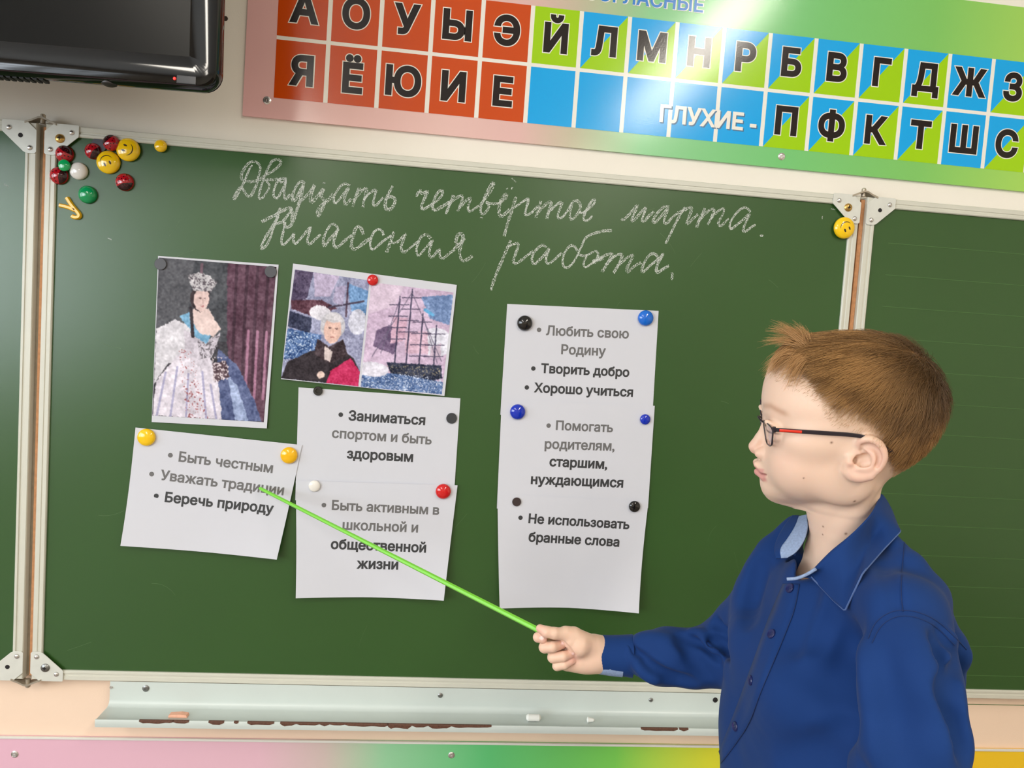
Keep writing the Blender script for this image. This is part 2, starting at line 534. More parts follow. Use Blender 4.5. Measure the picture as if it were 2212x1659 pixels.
# ---- chalk writing: traced hand movements, laid down as grains of chalk
M_chalk = mat('chalk', (226, 230, 222), 0.9, spec=0.1)
def sA(l): return [(480 + x / 5.267, 330 + y / 5.267) for x, y in l]
def sB(l): return [(880 + x / 5.267, 360 + y / 5.267) for x, y in l]
def sC(l): return [(1280 + x / 5.267, 400 + y / 5.267) for x, y in l]
LINE1 = [sA(l) for l in (
 [(340,140),(300,200),(265,300),(225,380),(170,490),(140,535),(128,520),(140,480),(180,420),(215,380),(240,420),(280,490),(320,505),(350,450),(390,370),(410,290),(435,200),(430,140),(390,105),(350,95),(300,115),(250,180),(220,240),(215,290),(240,320),(310,332),(380,322),(440,300),(500,250),(580,210),(650,150),(672,110),(655,82),(610,72),(560,100),(530,160),(500,230),(470,300),(440,400),(420,470),(415,520),(445,525),(480,490),(520,430),(545,380),(520,340),(490,320),(520,305),(580,310),(630,300)],
 [(735,300),(680,290),(640,310),(615,350),(590,420),(580,480),(600,515),(630,520),(670,450),(710,380),(730,300),(715,380),(705,450),(705,510),(725,540),(745,510),(775,470)],
 [(640,290),(665,330),(690,345),(735,305)],
 [(940,350),(905,320),(870,345),(830,400),(800,480),(795,540),(820,550),(860,490),(900,410),(925,350),(915,430),(890,520),(860,620),(830,720),(805,790),(770,840),(730,855),(712,830),(712,790)],
 [(860,600),(900,540),(960,490),(1020,420),(1060,345),(1030,420),(1005,500),(1005,560),(1030,560),(1070,510),(1120,450),(1165,390),(1135,460),(1120,510),(1150,520),(1170,560),(1150,620),(1120,690),(1085,735),(1075,710),(1090,650),(1130,600),(1180,560),(1230,515),(1270,470)],
 [(1450,375),(1400,345),(1350,375),(1300,440),(1270,510),(1270,560),(1290,580),(1320,550),(1370,480),(1420,420),(1445,380),(1410,460),(1385,530),(1395,590),(1420,585),(1470,520)],
 [(1560,395),(1530,470),(1500,550),(1490,615)],
 [(1500,540),(1550,470),(1610,410),(1650,395),(1640,450),(1615,540),(1600,620)],
 [(1610,540),(1660,470),(1720,430),(1755,415),(1740,480),(1715,560),(1720,605),(1745,605),(1790,560),(1830,510)],
 [(1940,380),(1900,450),(1860,530),(1850,610),(1880,655),(1920,640),(1960,590),(1970,530),(1940,500),(1900,500),(1860,530)])]
LINE1 += [sB(l) for l in (
 [(100,340),(125,290),(150,265),(145,290),(180,310),(240,265),(205,340),(170,420),(155,470),(180,490),(230,460),(290,420),(350,380),(400,320),(405,280),(380,265),(340,300),(305,370),(285,440),(290,485),(315,500),(360,475),(420,440),(480,400)],
 [(525,320),(495,400),(460,480),(440,540)],
 [(460,450),(520,385),(590,335),(628,325),(625,390),(590,460),(572,510)],
 [(590,470),(650,400),(725,345),(710,400),(685,460),(695,510),(720,510),(770,475),(830,435),(880,370),(940,290),(985,200),(975,170),(945,220),(900,300),(870,370),(845,430),(830,500),(845,545),(870,540),(910,500),(935,440),(910,410),(885,400),(930,418),(1000,425),(1050,415),(1110,370),(1140,325),(1120,310),(1080,345),(1050,410),(1040,490),(1050,560),(1075,575),(1120,530),(1170,480)],
 [(1132,245),(1138,256)], [(1185,240),(1196,247)],
 [(1235,345),(1210,430),(1170,550),(1130,680),(1100,795)],
 [(1190,480),(1240,450),(1310,400),(1385,350),(1365,430),(1345,500),(1335,555),(1370,550),(1420,520),(1480,450)],
 [(1520,390),(1490,480),(1460,580)],
 [(1470,540),(1540,460),(1600,405),(1645,395),(1625,460),(1600,530),(1585,595)],
 [(1600,530),(1650,470),(1720,415),(1765,400),(1740,470),(1710,540),(1710,585),(1745,590),(1790,550),(1840,480),(1870,410)],
 [(1920,385),(1885,390),(1865,450),(1850,530),(1845,590),(1880,605),(1920,560),(1960,500),(1975,440),(1945,395),(1915,385)],
 [(1955,510),(1985,535),(2060,480),(2120,430),(2140,375),(2110,375),(2070,430),(2020,520),(2000,590),(2020,620),(2060,610),(2105,560)])]
LINE1 += [sC(l) for l in (
 [(325,380),(340,400),(370,380),(440,310),(520,210),(490,290),(450,370),(440,410),(470,405),(530,330),(625,230),(590,310),(560,390),(565,420),(600,400),(640,350),(700,300)],
 [(870,245),(820,240),(770,280),(710,350),(680,410),(710,435),(740,395),(800,330),(865,255),(840,320),(810,390),(815,440),(850,435),(900,370),(980,310)],
 [(1050,250),(1000,330),(950,420),(890,550),(830,665)],
 [(980,320),(1060,270),(1135,240),(1110,330),(1080,400),(1065,445),(1095,435),(1140,380),(1200,330)],
 [(1280,260),(1240,340),(1200,430),(1180,485)],
 [(1195,430),(1250,350),(1330,280),(1390,265),(1370,330),(1335,400),(1310,450)],
 [(1335,400),(1400,320),(1460,270),(1505,260),(1480,340),(1440,400),(1425,450),(1455,470),(1500,430),(1550,380)],
 [(1795,310),(1770,265),(1720,250),(1660,290),(1600,360),(1560,440),(1560,500),(1590,495),(1640,450),(1720,390),(1795,315),(1760,390),(1720,470),(1710,535),(1750,525),(1800,480),(1855,450)],
 [(1905,580),(1920,570),(1940,577)])]
LINE2 = [sA(l) for l in (
 [(450,785),(530,745),(610,705),(700,650),(750,630),(790,625),(800,680),(795,750),(790,780)],
 [(660,625),(640,690),(610,780),(580,870),(550,960),(510,1050),(450,1100),(440,1080),(470,1000),(530,900),(590,810),(640,725)],
 [(795,640),(760,690),(715,750),(690,790),(615,805)],
 [(690,790),(720,800),(700,880),(680,960),(670,1020),(690,1055),(720,1030),(780,970),(825,905),(810,960),(815,1030),(840,1040),(880,990),(950,910),(1015,830),(995,900),(970,970),(970,1030),(1000,1045),(1050,990),(1120,930)],
 [(1325,890),(1310,840),(1270,805),(1220,830),(1170,920),(1145,1010),(1160,1070),(1190,1030),(1240,960),(1300,900),(1320,860),(1290,940),(1265,1010),(1275,1070),(1305,1080),(1360,1030),(1420,980),(1480,935)],
 [(1605,930),(1590,870),(1550,830),(1515,860),(1490,950),(1465,1040),(1475,1090),(1510,1100),(1560,1070),(1630,1010),(1690,970)],
 [(1835,940),(1825,890),(1780,865),(1730,890),(1695,960),(1680,1040),(1690,1090),(1720,1105),(1780,1050),(1850,990),(1930,940)],
 [(1955,900),(1930,970),(1900,1050),(1870,1135)],
 [(1930,1020),(1970,1030),(2030,990),(2100,910),(2070,970),(2035,1060),(2040,1120),(2075,1135),(2130,1090),(2200,1030)])]
LINE2 += [sB(l) for l in (
 [(90,880),(130,850)],
 [(265,820),(240,780),(200,770),(160,790),(125,860),(100,940),(110,1000),(130,1020),(170,970),(230,900),(295,820),(265,900),(245,980),(255,1025),(285,1035),(320,990),(370,930),(360,980),(375,1040),(405,1050),(450,1010),(520,950),(580,900),(630,830),(635,780),(605,755),(570,780),(550,840),(555,890),(590,895),(630,850),(655,815)],
 [(630,830),(605,900),(590,980),(605,1050),(640,1075),(680,1060),(740,1015)],
 [(1175,840),(1130,940),(1080,1060),(1020,1200),(970,1330),(950,1405)],
 [(1150,910),(1200,885),(1270,865),(1250,940),(1220,1020),(1200,1080),(1225,1110),(1270,1085),(1350,1020),(1430,960)],
 [(1580,920),(1545,885),(1500,910),(1440,970),(1415,1040),(1420,1100),(1450,1115),(1490,1070),(1560,1010),(1625,910),(1600,980),(1575,1050),(1580,1100),(1615,1105),(1670,1060),(1760,980)],
 [(1935,960),(1910,910),(1860,890),(1810,940),(1770,1020),(1765,1110),(1790,1150),(1830,1150),(1880,1100),(1920,1040),(1950,970),(1985,900),(2010,830),(2050,790),(2120,760),(2210,735),(2260,728),(2325,727)],
 [(1950,1000),(2010,1020),(2080,990),(2140,955),(2175,985),(2160,1050),(2100,1100),(2030,1150),(2005,1130),(2010,1070),(2050,1000)],
 [(2110,1095),(2170,1060),(2230,1040)])]
LINE2 += [sC(l) for l in (
 [(0,870),(60,845),(140,800),(235,765),(200,840),(150,920),(105,990)],
 [(150,910),(220,830),(290,785),(345,785),(320,860),(280,930),(240,1000)],
 [(280,930),(350,860),(410,810),(470,790),(430,870),(390,940),(385,990),(410,985),(470,920),(555,880)],
 [(745,830),(720,785),(675,775),(630,810),(580,890),(555,970),(570,995),(610,960),(680,890),(760,840),(815,765),(770,840),(735,910),(720,980),(740,1000),(790,960),(870,915)],
 [(903,995),(911,1025),(895,1078)])]
def chalk_line(strokes, name, seed, label):
    rng = np.random.default_rng(seed)
    mb = MB()
    for st in strokes:
        w = [P(x, y, SURF) for x, y in st]
        pts = np.array(smooth_poly(w, 2))
        seg = np.linalg.norm(np.diff(pts, axis=0), axis=1)
        s = np.r_[0, np.cumsum(seg)]
        L = max(s[-1], 0.004)
        half = 0.0021 + 0.0009 * rng.random()
        dense = 0.75 + 0.5 * rng.random()
        nq = int(L / 0.00014 * dense)
        t = rng.random(nq) * s[-1]
        x = np.interp(t, s, pts[:, 0]); z = np.interp(t, s, pts[:, 2])
        e = 0.0008
        dx = np.interp(t + e, s, pts[:, 0]) - np.interp(t - e, s, pts[:, 0]); dz = np.interp(t + e, s, pts[:, 2]) - np.interp(t - e, s, pts[:, 2])
        n = np.hypot(dx, dz) + 1e-9
        nx, nz = -dz / n, dx / n
        press = np.interp(t, np.linspace(0, s[-1] + 1e-6, 12), 0.65 + 0.5 * rng.random(12))
        lat = (rng.random(nq) * 2 - 1)
        lat = np.sign(lat) * np.abs(lat) ** 0.75 * half * press
        x = x + nx * lat; z = z + nz * lat
        r = 0.00022 + 0.00042 * rng.random(nq) ** 1.6
        a0 = rng.random(nq) * 6.28
        for i in range(nq):
            k = 4 if r[i] < .0004 else 5
            v = []
            for j in range(k):
                a = a0[i] + 2 * math.pi * j / k
                rr = r[i] * (0.7 + 0.6 * rng.random())
                v.append((x[i] + rr * math.cos(a), SURF - 0.00018 - 0.0001 * (i % 3), z[i] + rr * math.sin(a)))
            mb.add(v, [tuple(range(k))])
    o = mb.build(name, M_chalk, board, fix=False)
    o['label'] = label
    return o
chalk_line(LINE1, 'chalk_writing', 3, 'upper line of white cursive chalk writing')
chalk_line(LINE2, 'chalk_writing', 5, 'lower line of white cursive chalk writing')
# stray flecks and faint scratches
rng = np.random.default_rng(11)
fl = MB()
for px, py, L, a in ((14, 400, 9, .5), (237, 516, 8, .3), (1110, 389, 12, .6), (1776, 470, 7, 1.5), (1800, 452, 10, .1), (700, 395, 5, 0), (1040, 470, 5, .3)):
    c = P(px, py, SURF)
    for k in range(26):
        t = (rng.random() - .5) * L / 1100; o_ = rng.normal() * .0005
        x = c[0] + t * math.cos(a) + o_ * math.sin(a); z = c[2] - t * math.sin(a) + o_ * math.cos(a); r = .0004
        fl.add([(x - r, SURF - .0002, z - r), (x + r, SURF - .0002, z - r), (x, SURF - .0002, z + r)], [(0, 1, 2)])
fl.build('chalk_flecks', M_chalk, board, fix=False)['kind'] = 'stuff'
sc = MB()
for _ in range(34):
    c = (rng.uniform(.05, 1.45), rng.uniform(.05, .95)); a = rng.uniform(0, 6.28); L = rng.uniform(.01, .05); w = .00022
    bend = rng.normal() * .3
    prev = None
    for k in range(6):
        q = (c[0] + math.cos(a) * L * k / 5, Z0 + c[1] + math.sin(a) * L * k / 5); a += bend / 5
        if prev: sc.add([(prev[0], SURF - .0002, prev[1] - w), (q[0], SURF - .0002, q[1] - w), (q[0], SURF - .0002, q[1] + w), (prev[0], SURF - .0002, prev[1] + w)], [(0, 1, 2, 3)])
        prev = q
sc.build('surface_scratches', mat('scratched_enamel', (76, 110, 62), 0.5), board, fix=False)['kind'] = 'stuff'
# ------------------------------------------------------------------ chalk tray
M_tray = mat('tray_enamel', (203, 211, 206), 0.3, spec=0.5, vary=(8, 0.02))
M_rust = mat('bare_rusty_steel', (92, 58, 42), 0.75, vary=(300, 0.25))
TX0 = P(237, 1480, -0.001)[0]; TX1 = BW - 0.02
tray = empty('chalk_tray', ((TX0 + TX1) / 2, 0, Z0 - .06), 'long pale grey metal chalk tray below the chalkboard, with a chipped front lip', 'chalk tray')
def arc(cy, cz, r, a0, a1, n=8):
    return [(cy + r * math.cos(a), cz + r * math.sin(a)) for a in np.linspace(a0, a1, n)]
TZ = Z0 - 0.0455                 # tray floor
TY = -0.056                      # front lip
front = [(0.0005, Z0 - 0.0008)] + arc(-0.011, TZ + 0.011, 0.011, 0, -math.pi / 2, 10) + [(TY + .005, TZ + .0004), (TY + .0015, TZ + .0024), (TY - .0004, TZ + .0022), (TY - .0012, TZ + .0008), (TY - .0014, TZ - .006), (TY - .0002, TZ - .0118), (TY + .004, TZ - .0132)]
def offs(p, d):
    out = []
    for i in range(len(p)):
        a = np.array(p[max(i-1, 0)]); b = np.array(p[min(i+1, len(p)-1)]); t = b - a; t /= np.linalg.norm(t)
        out.append((p[i][0] - d * t[1], p[i][1] + d * t[0]))
    return out
back = offs(front, 0.0012)[::-1]
sec = front + back
def xsweep(mb, sec, xs, mi=0):
    return mb.sweep(sec, [(x, 0, 0) for x in xs], [((0, 1, 0), (0, 0, 1))] * len(xs), mi=mi)
mb = MB(); xsweep(mb, sec, (TX0, TX1)); mb.build('tray_body', M_tray, tray, smooth=True)
for px, py, M, r in ((315, 1487, M_zinc, .0062), (240, 1485, M_rivet, .003), (951, 1502, M_zinc, .0048), (1406, 1512, M_zinc, .0042), (1545, 1512, M_dark, .005)):
    q = P(px, py, 0.0)
    s = MB().lathe([(r, -.0005), (r, .0008), (r * .6, .0022), (r * .3, .0022), (r * .25, .0012), (0, .0012)], q, 18)
    s.build('screw', M, tray, smooth=True)
rng = np.random.default_rng(4)
ch = MB()
lipP = lambda px, py: P(px, py, TY - .0012)
def chip(px0, px1, dmax):
    xs = np.linspace(lipP(px0, 1565)[0], lipP(px1, 1565)[0], max(5, int((px1 - px0) / 4)))
    n = len(xs)
    dep = dmax * (0.35 + 0.65 * vnoise((1, n), (1, max(2, n // 4)), rng)[0]) * np.minimum(1, np.minimum(np.arange(n), n - 1 - np.arange(n)) / 2.0)
    v = []
    for x, d in zip(xs, dep):
        v += [(x, TY + .0018, TZ + .0030), (x, TY - .0008, TZ + .0028), (x, TY - .0018, TZ + .0008), (x, TY - .0019, TZ + .0004 - d)]
    f = []
    for i in range(n - 1):
        for j in range(3):
            f.append((4*i+j, 4*i+4+j, 4*i+5+j, 4*i+1+j))
    ch.add(v, f)
for a in ((300, 375, 4), (372, 408, 3.4), (450, 484, 5.5), (505, 515, 3), (534, 592, 5), (605, 640, 7.5), (640, 690, 3.6), (690, 712, 5.5), (712, 745, 3), (745, 840, 4), (836, 890, 9.5), (890, 925, 4), (925, 975, 6), (975, 1062, 3.5), (1385, 1465, 3.5), (1468, 1488, 3.5)):
    chip(a[0], a[1], a[2] * .0009)
ch.build('chipped_edge', M_rust, tray, fix=False)['label'] = 'bare brown steel where the enamel has chipped off'

def chalk_stick(name, c, L, r0, r1, ang, label, M, cat='chalk'):
    d = np.array([math.cos(ang), -math.sin(ang) * .25, 0])
    mb = MB()
    n = 9; ts = np.linspace(-.5, .5, n)
    rs = [r0 + (r1 - r0) * (t + .5) for t in ts]
    rs[0] *= .55; rs[-1] *= .55
    rs = [rs[0]] + rs[0:] ; pts = [np.array(c) + d * L * t for t in ts]
    pts = [pts[0] - d * .0004] + pts
    rs[0] = .001
    mb.tube(pts, rs, 14)
    return tag(mb.build(name, M, None, smooth=True, origin=c), label, cat)
M_stick = mat('chalk_stick', (236, 236, 230), 0.85, bump=(700, .2, .0006))
q = P(1152, 1558, -0.034); chalk_stick('chalk_stick', (q[0], -0.034, TZ + .0072), .028, .0068, .0066, 0.06, 'white stub of chalk lying flat in the tray below the pointing hand', M_stick)
q = P(1275, 1568, -0.036); chalk_stick('chalk_stick', (q[0] , -0.036, TZ + .0055), .015, .0058, .0028, 0.3, 'small pointed crumb of white chalk in the tray, right of the larger stub', M_stick)
q = P(386, 1557, -0.036)
mb = MB().prism([(q[0] - .017, TZ + .0003), (q[0] + .017, TZ + .0003), (q[0] + .015, TZ + .005), (q[0] + .004, TZ + .0062), (q[0] - .016, TZ + .0048)], -.043, -.030)
tag(mb.build('chalk_stick', mat('pink_chalk', (236, 178, 150), 0.85, vary=(150, .06)), None, bevel=.0008, origin=(q[0], -.036, TZ)), 'pinkish orange piece of chalk in the left end of the tray', 'chalk')

# ------------------------------------------------------------------ gradient panel under the tray
LZ = P(760, 1601, 0.02)[2]
X0l = -1.05; X1l = 2.1
def px_x(px, py, y): return P(px, py, y)[0]
xs = [px_x(p, 1640, .02) for p in (0, 560, 700, 830, 1050, 1330, 1530)]
f_ = lambda x: (x - X0l) / (X1l - X0l)
M_low = ramp_mat('lower_print', [(f_(xs[0] - .3), (224, 166, 188)), (f_(xs[0]), (228, 180, 198)), (f_(xs[1]), (226, 182, 196)), (f_(xs[2]), (206, 186, 180)), (f_(xs[3]), (150, 205, 160)), (f_(xs[4]), (95, 195, 120)), (f_(xs[5]), (120, 200, 85)), (f_(xs[6]), (215, 215, 55)), (f_(xs[6] + .3), (245, 200, 40))], X0l, X1l, 0.35, ox=(X0l + X1l) / 2)
low = empty('information_stand', ((X0l + X1l) / 2, .02, LZ - .25), 'wide wall panel printed from pink through green to yellow, under the chalk tray', 'wall panel')
MB().box((X0l, 0.0195, LZ - 0.5), (X1l, WALL_Y - .0004, LZ)).build('printed_board', M_low, low)
MB().box((X0l, 0.0170, LZ - .0028), (X1l, 0.0215, LZ + .0012)).build('edge_strip', mat('edge_strip_plastic', (222, 220, 212), .35), low, bevel=.0005)
def washer_screw(q, parent, r=.0072):
    s = MB().lathe([(r, 0), (r, .0008), (r * .72, .0016), (r * .62, .0009), (r * .5, .0010), (r * .45, .0022), (r * .2, .0022), (r * .16, .0008), (0, .0008)], q, 20)
    return s.build('screw', M_rivet, parent, smooth=True)
for px, py in ((32, 1629), (975, 1631)):
    washer_screw(P(px, py, .0195), low, .0065)

# ------------------------------------------------------------------ alphabet poster
PY = 0.0195                                   # printed face
G0 = 0.4799 ; GZ = 1.1935 + Z0; CWD = 0.0921; CHT = 0.107; TIL = -0.0048
ca, sa = math.cos(TIL), math.sin(TIL)
def pg(x, z, y=PY):
    """poster plane: x from the line after the first cell, z from the middle line"""
    return (G0 + x * ca + z * -sa, y, GZ + x * sa + z * ca)
poster = empty('alphabet_poster', pg(.75, 0), 'long printed alphabet poster with red, blue and green letter cells above the chalkboard', 'poster')
xl, xr, zb, zt = -CWD - .0535, CWD * 17 + .05, -CHT - .037, CHT + .105
M_post = ramp_mat('poster_print', [(0, (232, 182, 180)), (.2, (232, 192, 184)), (.285, (226, 184, 178)), (.34, (196, 186, 160)), (.42, (140, 204, 146)), (.58, (120, 198, 120)), (.74, (128, 196, 100)), (.88, (168, 212, 92)), (1, (176, 214, 84))], G0 + xl, G0 + xr, 0.15, bump=(330, .04, .0012), ox=pg(.75, 0)[0])
pb = MB()
cs = [pg(xl, zb), pg(xr, zb), pg(xr, zt), pg(xl, zt)]
pb.prism([(c[0], c[2]) for c in cs], PY, WALL_Y - .0004)
pb.build('printed_board', M_post, poster)
M_pred = mat('print_orange_red', (204, 74, 8), 0.15, bump=(330, .04, .0012))
M_pblue = mat('print_sky_blue', (6, 166, 236), 0.15, bump=(330, .04, .0012))
M_plime = mat('print_lime', (160, 208, 0), 0.15, bump=(330, .04, .0012))
M_pwhite = mat('print_white', (238, 234, 224), 0.15, bump=(330, .04, .0012))
M_pblack = mat('print_black', (26, 14, 12), 0.15, bump=(330, .04, .0012))
M_pcap = mat('print_heading_blue', (34, 122, 202), 0.24)
ROW1 = 'АОУЫЭЙЛМНРБВГДЖЗ'; ROW2 = 'ЯЁЮИЕ     ПФКТШС'
gx, gz = .004, .0034
M_ = MB()
c_ = [pg(-CWD + 0, -CHT), pg(CWD * 16, -CHT), pg(CWD * 16, CHT), pg(-CWD, CHT)]
M_.add([(c[0], PY - .0002, c[2]) for c in c_], [(0, 1, 2, 3)])
M_.build('printed_grid', M_pwhite, poster, fix=False)['label'] = 'white lines between the letter cells'
cells = MB()
def quad(x0, x1, z0, z1, mi, tri=None):
    c = [pg(x0, z0), pg(x1, z0), pg(x1, z1), pg(x0, z1)]
    c = [(q[0], PY - .0003, q[2]) for q in c]
    if tri is None: cells.add(c, [(0, 1, 2, 3)], mi)
    else:
        cells.add(c, [(0, 2, 3)], mi); cells.add(c, [(0, 1, 2)], tri)
for k in range(17):
    x0 = (k - 1) * CWD + (gx if k else 0); x1 = k * CWD - gx
    for row in (0, 1):
        z0, z1 = (gz, CHT) if row == 0 else (-CHT, -gz)
        if k < 5: quad(x0, x1, z0, z1, 0)
        elif row == 0 and k == 5: quad(x0, x1, z0, z1, 2)
        elif (row == 1 and k < 10) or k == 14: quad(x0, x1, z0, z1, 1)
        else: quad(x0, x1, z0, z1, 1, 2)
cells.build('letter_cells', [M_pred, M_pblue, M_plime], poster, fix=False)
def put_text(mb, s, x, z, size, off, dy, mi=0, center=True, wscale=1.0):
    v, f, w = text_mesh(s, off)
    ox = (x - w * size * wscale / 2) if center else x
    mb.add([(lambda q: (q[0], PY - dy - l_, q[2]))(pg(ox + a * size * wscale, z + b * size)) for a, b, l_ in v], f, mi)
CAPH = .0495; SZ = CAPH / .727
for k in range(16):
    for row, R in ((0, ROW1), (1, ROW2)):
        ch_ = R[k]
        if ch_ == ' ': continue
        xc = (k - .5) * CWD + .0005
        zc = (CHT / 2 + .0035 - CAPH / 2) if row == 0 else (-CHT / 2 - .0005 - CAPH / 2)
        if ch_ == 'Ё': zc -= .004
        if ch_ == 'Й': zc -= .004
        lt = MB()
        put_text(lt, ch_, xc, zc, SZ, .068, .0004, 0)
        put_text(lt, ch_, xc, zc, SZ, .043, .0005, 1)
        lt.build('printed_letter', [M_pwhite, M_pblack], poster, fix=False)
cap = MB()
gl0 = P(1424, 262, PY); gl1 = P(1632, 275, PY)
loc = lambda q: ((q[0] - G0) * ca + (q[2] - GZ) * sa, -(q[0] - G0) * sa + (q[2] - GZ) * ca)
a_, b_ = loc(gl0), loc(gl1)
v, f, w = text_mesh('ГЛУХИЕ -', .018)
sz_ = (b_[0] - a_[0]) / w
put_text(cap, 'ГЛУХИЕ -', a_[0] + .0022, a_[1] - .0022, sz_, .034, .0004, 2, False)
put_text(cap, 'ГЛУХИЕ -', a_[0], a_[1], sz_, .034, .0005, 0, False)
cap.build('printed_caption', [M_pwhite, M_pcap, mat('print_shadow_blue', (44, 100, 140), .24)], poster, fix=False)['label'] = 'white caption over the empty blue cells'
cap = MB()
e = loc(P(1518, 27, PY)); v, f, w = text_mesh('СОГЛАСНЫЕ', .022)
hs = .0262 / .727
put_text(cap, 'СОГЛАСНЫЕ', e[0] - w * hs, e[1], hs, .055, .0004, 0, False)
put_text(cap, 'СОГЛАСНЫЕ', e[0] - w * hs, e[1], hs, .022, .0005, 1, False)
cap.build('printed_heading', [M_pwhite, M_pcap], poster, fix=False)['label'] = 'blue heading with white outline'
for px, py in ((577, 217), (1688, 338)):
    washer_screw(P(px, py, PY), poster)

# ------------------------------------------------------------------ television
TVY = -0.26
M_gloss = mat('tv_gloss_black', (12, 11, 12), 0.08, spec=0.45)
M_screen = mat('tv_screen', (15, 14, 12), 0.25, spec=0.12)
M_tvback = mat('tv_back_plastic', (46, 42, 40), 0.5)
tb0 = P(60, 161.5, TVY); tb1 = P(400, 188.5, TVY)
tdir = (tb1 - tb0) / np.linalg.norm(tb1 - tb0); tup = np.array([-tdir[2], 0, tdir[0]])
tcorner = tb0 + tdir * ((P(474, 100, TVY) - tb0) @ tdir)       # right end of the lower edge
TW, TH = 0.98, 0.58
def tv(a, b, y):
    """a to the left of the lower right corner, b up"""
    q = tcorner - tdir * a + tup * b
    return np.array([q[0], y, q[2]])
tvo = empty('television', tv(TW / 2, 0, TVY), 'glossy black flat television on the wall at upper left', 'television')
def rrect(a0, a1, b0, b1, r, y, n=7):
    out = []
    for ca_, cb_, s in ((a0 + r, b0 + r, 180), (a1 - r, b0 + r, 270), (a1 - r, b1 - r, 0), (a0 + r, b1 - r, 90)):
        for k in range(n):
            t = math.radians(s + 90 * k / (n - 1))
            out.append(tv(ca_ + r * math.cos(t), cb_ + r * math.sin(t), y))
    return out
sr = TW - .02
si_a0 = (tcorner - P(407, 60, TVY)) @ tdir; si_b0 = (P(300, 110, TVY) - tcorner) @ tup
loops = [rrect(.004, TW - .004, .004, TH - .004, .026, TVY + .030), rrect(0, TW, 0, TH, .028, TVY + .020), rrect(.0005, TW - .0005, .0005, TH - .0005, .028, TVY + .008),
         rrect(.005, TW - .005, .005, TH - .005, .026, TVY + .001), rrect(.014, TW - .014, .014, TH - .014, .02, TVY - .001),
         rrect(si_a0 - .004, TW - si_a0 + .004, si_b0 - .004, TH - si_b0 + .004, .003, TVY + .002), rrect(si_a0, TW - si_a0, si_b0, TH - si_b0, .002, TVY + .004)]
n = len(loops[0]); v = [tuple(q) for L in loops for q in L]
f = [(i*n+j, i*n+(j+1) % n, (i+1)*n+(j+1) % n, (i+1)*n+j) for i in range(len(loops) - 1) for j in range(n)]
MB().add(v, f).build('bezel', M_gloss, tvo, smooth=True)
MB().add([tuple(q) for q in rrect(si_a0 - .001, TW - si_a0 + .001, si_b0 - .001, TH - si_b0 + .001, .002, TVY + .0035)], [tuple(range(n))]).build('screen', M_screen, tvo, fix=False)
lb = [rrect(.002, TW - .002, .002, TH - .002, .026, TVY + .028), rrect(.012, TW - .012, .010, TH - .012, .03, TVY + .045), rrect(.05, TW - .05, .05, TH - .05, .03, TVY + .075)]
v = [tuple(q) for L in lb for q in L]
f = [(i*n+j, i*n+(j+1) % n, (i+1)*n+(j+1) % n, (i+1)*n+j) for i in range(2) for j in range(n)] + [tuple(range(2 * n, 3 * n))]
MB().add(v, f).build('back_housing', M_tvback, tvo, smooth=True)
wb = tv(TW * .5, TH * .5, 0)
MB().box((wb[0] - .12, WALL_Y - .008, wb[2] - .14), (wb[0] + .12, WALL_Y - .0005, wb[2] + .14)).box((wb[0] - .03, TVY + .07, wb[2] - .04), (wb[0] + .03, WALL_Y - .006, wb[2] + .04)).build('wall_bracket', M_tvback, tvo)
vg = MB()
for k in range(60):
    a = .25 + k * .009
    q0 = tv(a, .003, TVY + .021)
    vg.box((q0[0] - .0028, TVY + .014, q0[2] - .0045), (q0[0] + .0028, TVY + .032, q0[2] - .0008))
vg.build('speaker_grille', mat('grille_black', (20, 18, 18), .6), tvo)
q = P(233, 184, TVY + .012)
MB().lathe([(.011, 0), (.0105, .004), (.006, .0062), (0, .0065)], (q[0], TVY + .016, q[2] + .006), 20, axis=(0, 0, -1)).build('control_button', M_tvback, tvo, smooth=True)
q = P(377.5, 170, TVY)
MB().lathe([(.0021, 0), (.0018, .001), (0, .0014)], (q[0], TVY - .0008, q[2]), 14).build('power_light', mat('standby_red', (255, 40, 30), .3, emit=((255, 30, 24), 2.5)), tvo, smooth=True)
q = P(405, 173, TVY)
MB().box((q[0] - .015, TVY - .0012, q[2] - .006), (q[0] + .012, TVY + .002, q[2] + .006)).build('sensor_window', mat('sensor_smoke', (52, 52, 56), .15), tvo, bevel=.001)
# ------------------------------------------------------------------ sheets of paper
M_paper = mat('paper', (209, 209, 216), 0.85, spec=0.2, bump=(160, .05, .001))
M_inkd = mat('ink_black', (52, 52, 54), 0.6)
M_inkg = mat('ink_sheen_grey', (106, 104, 104), 0.6)  # gloss of the toner on the paler lines, put into a lighter ink colour
def at(c, u, v):
    (a, b, d, e) = c
    a, b, d, e = map(np.asarray, (a, b, d, e))
    return (1 - v) * ((1 - u) * a + u * b) + v * ((1 - u) * e + u * d)

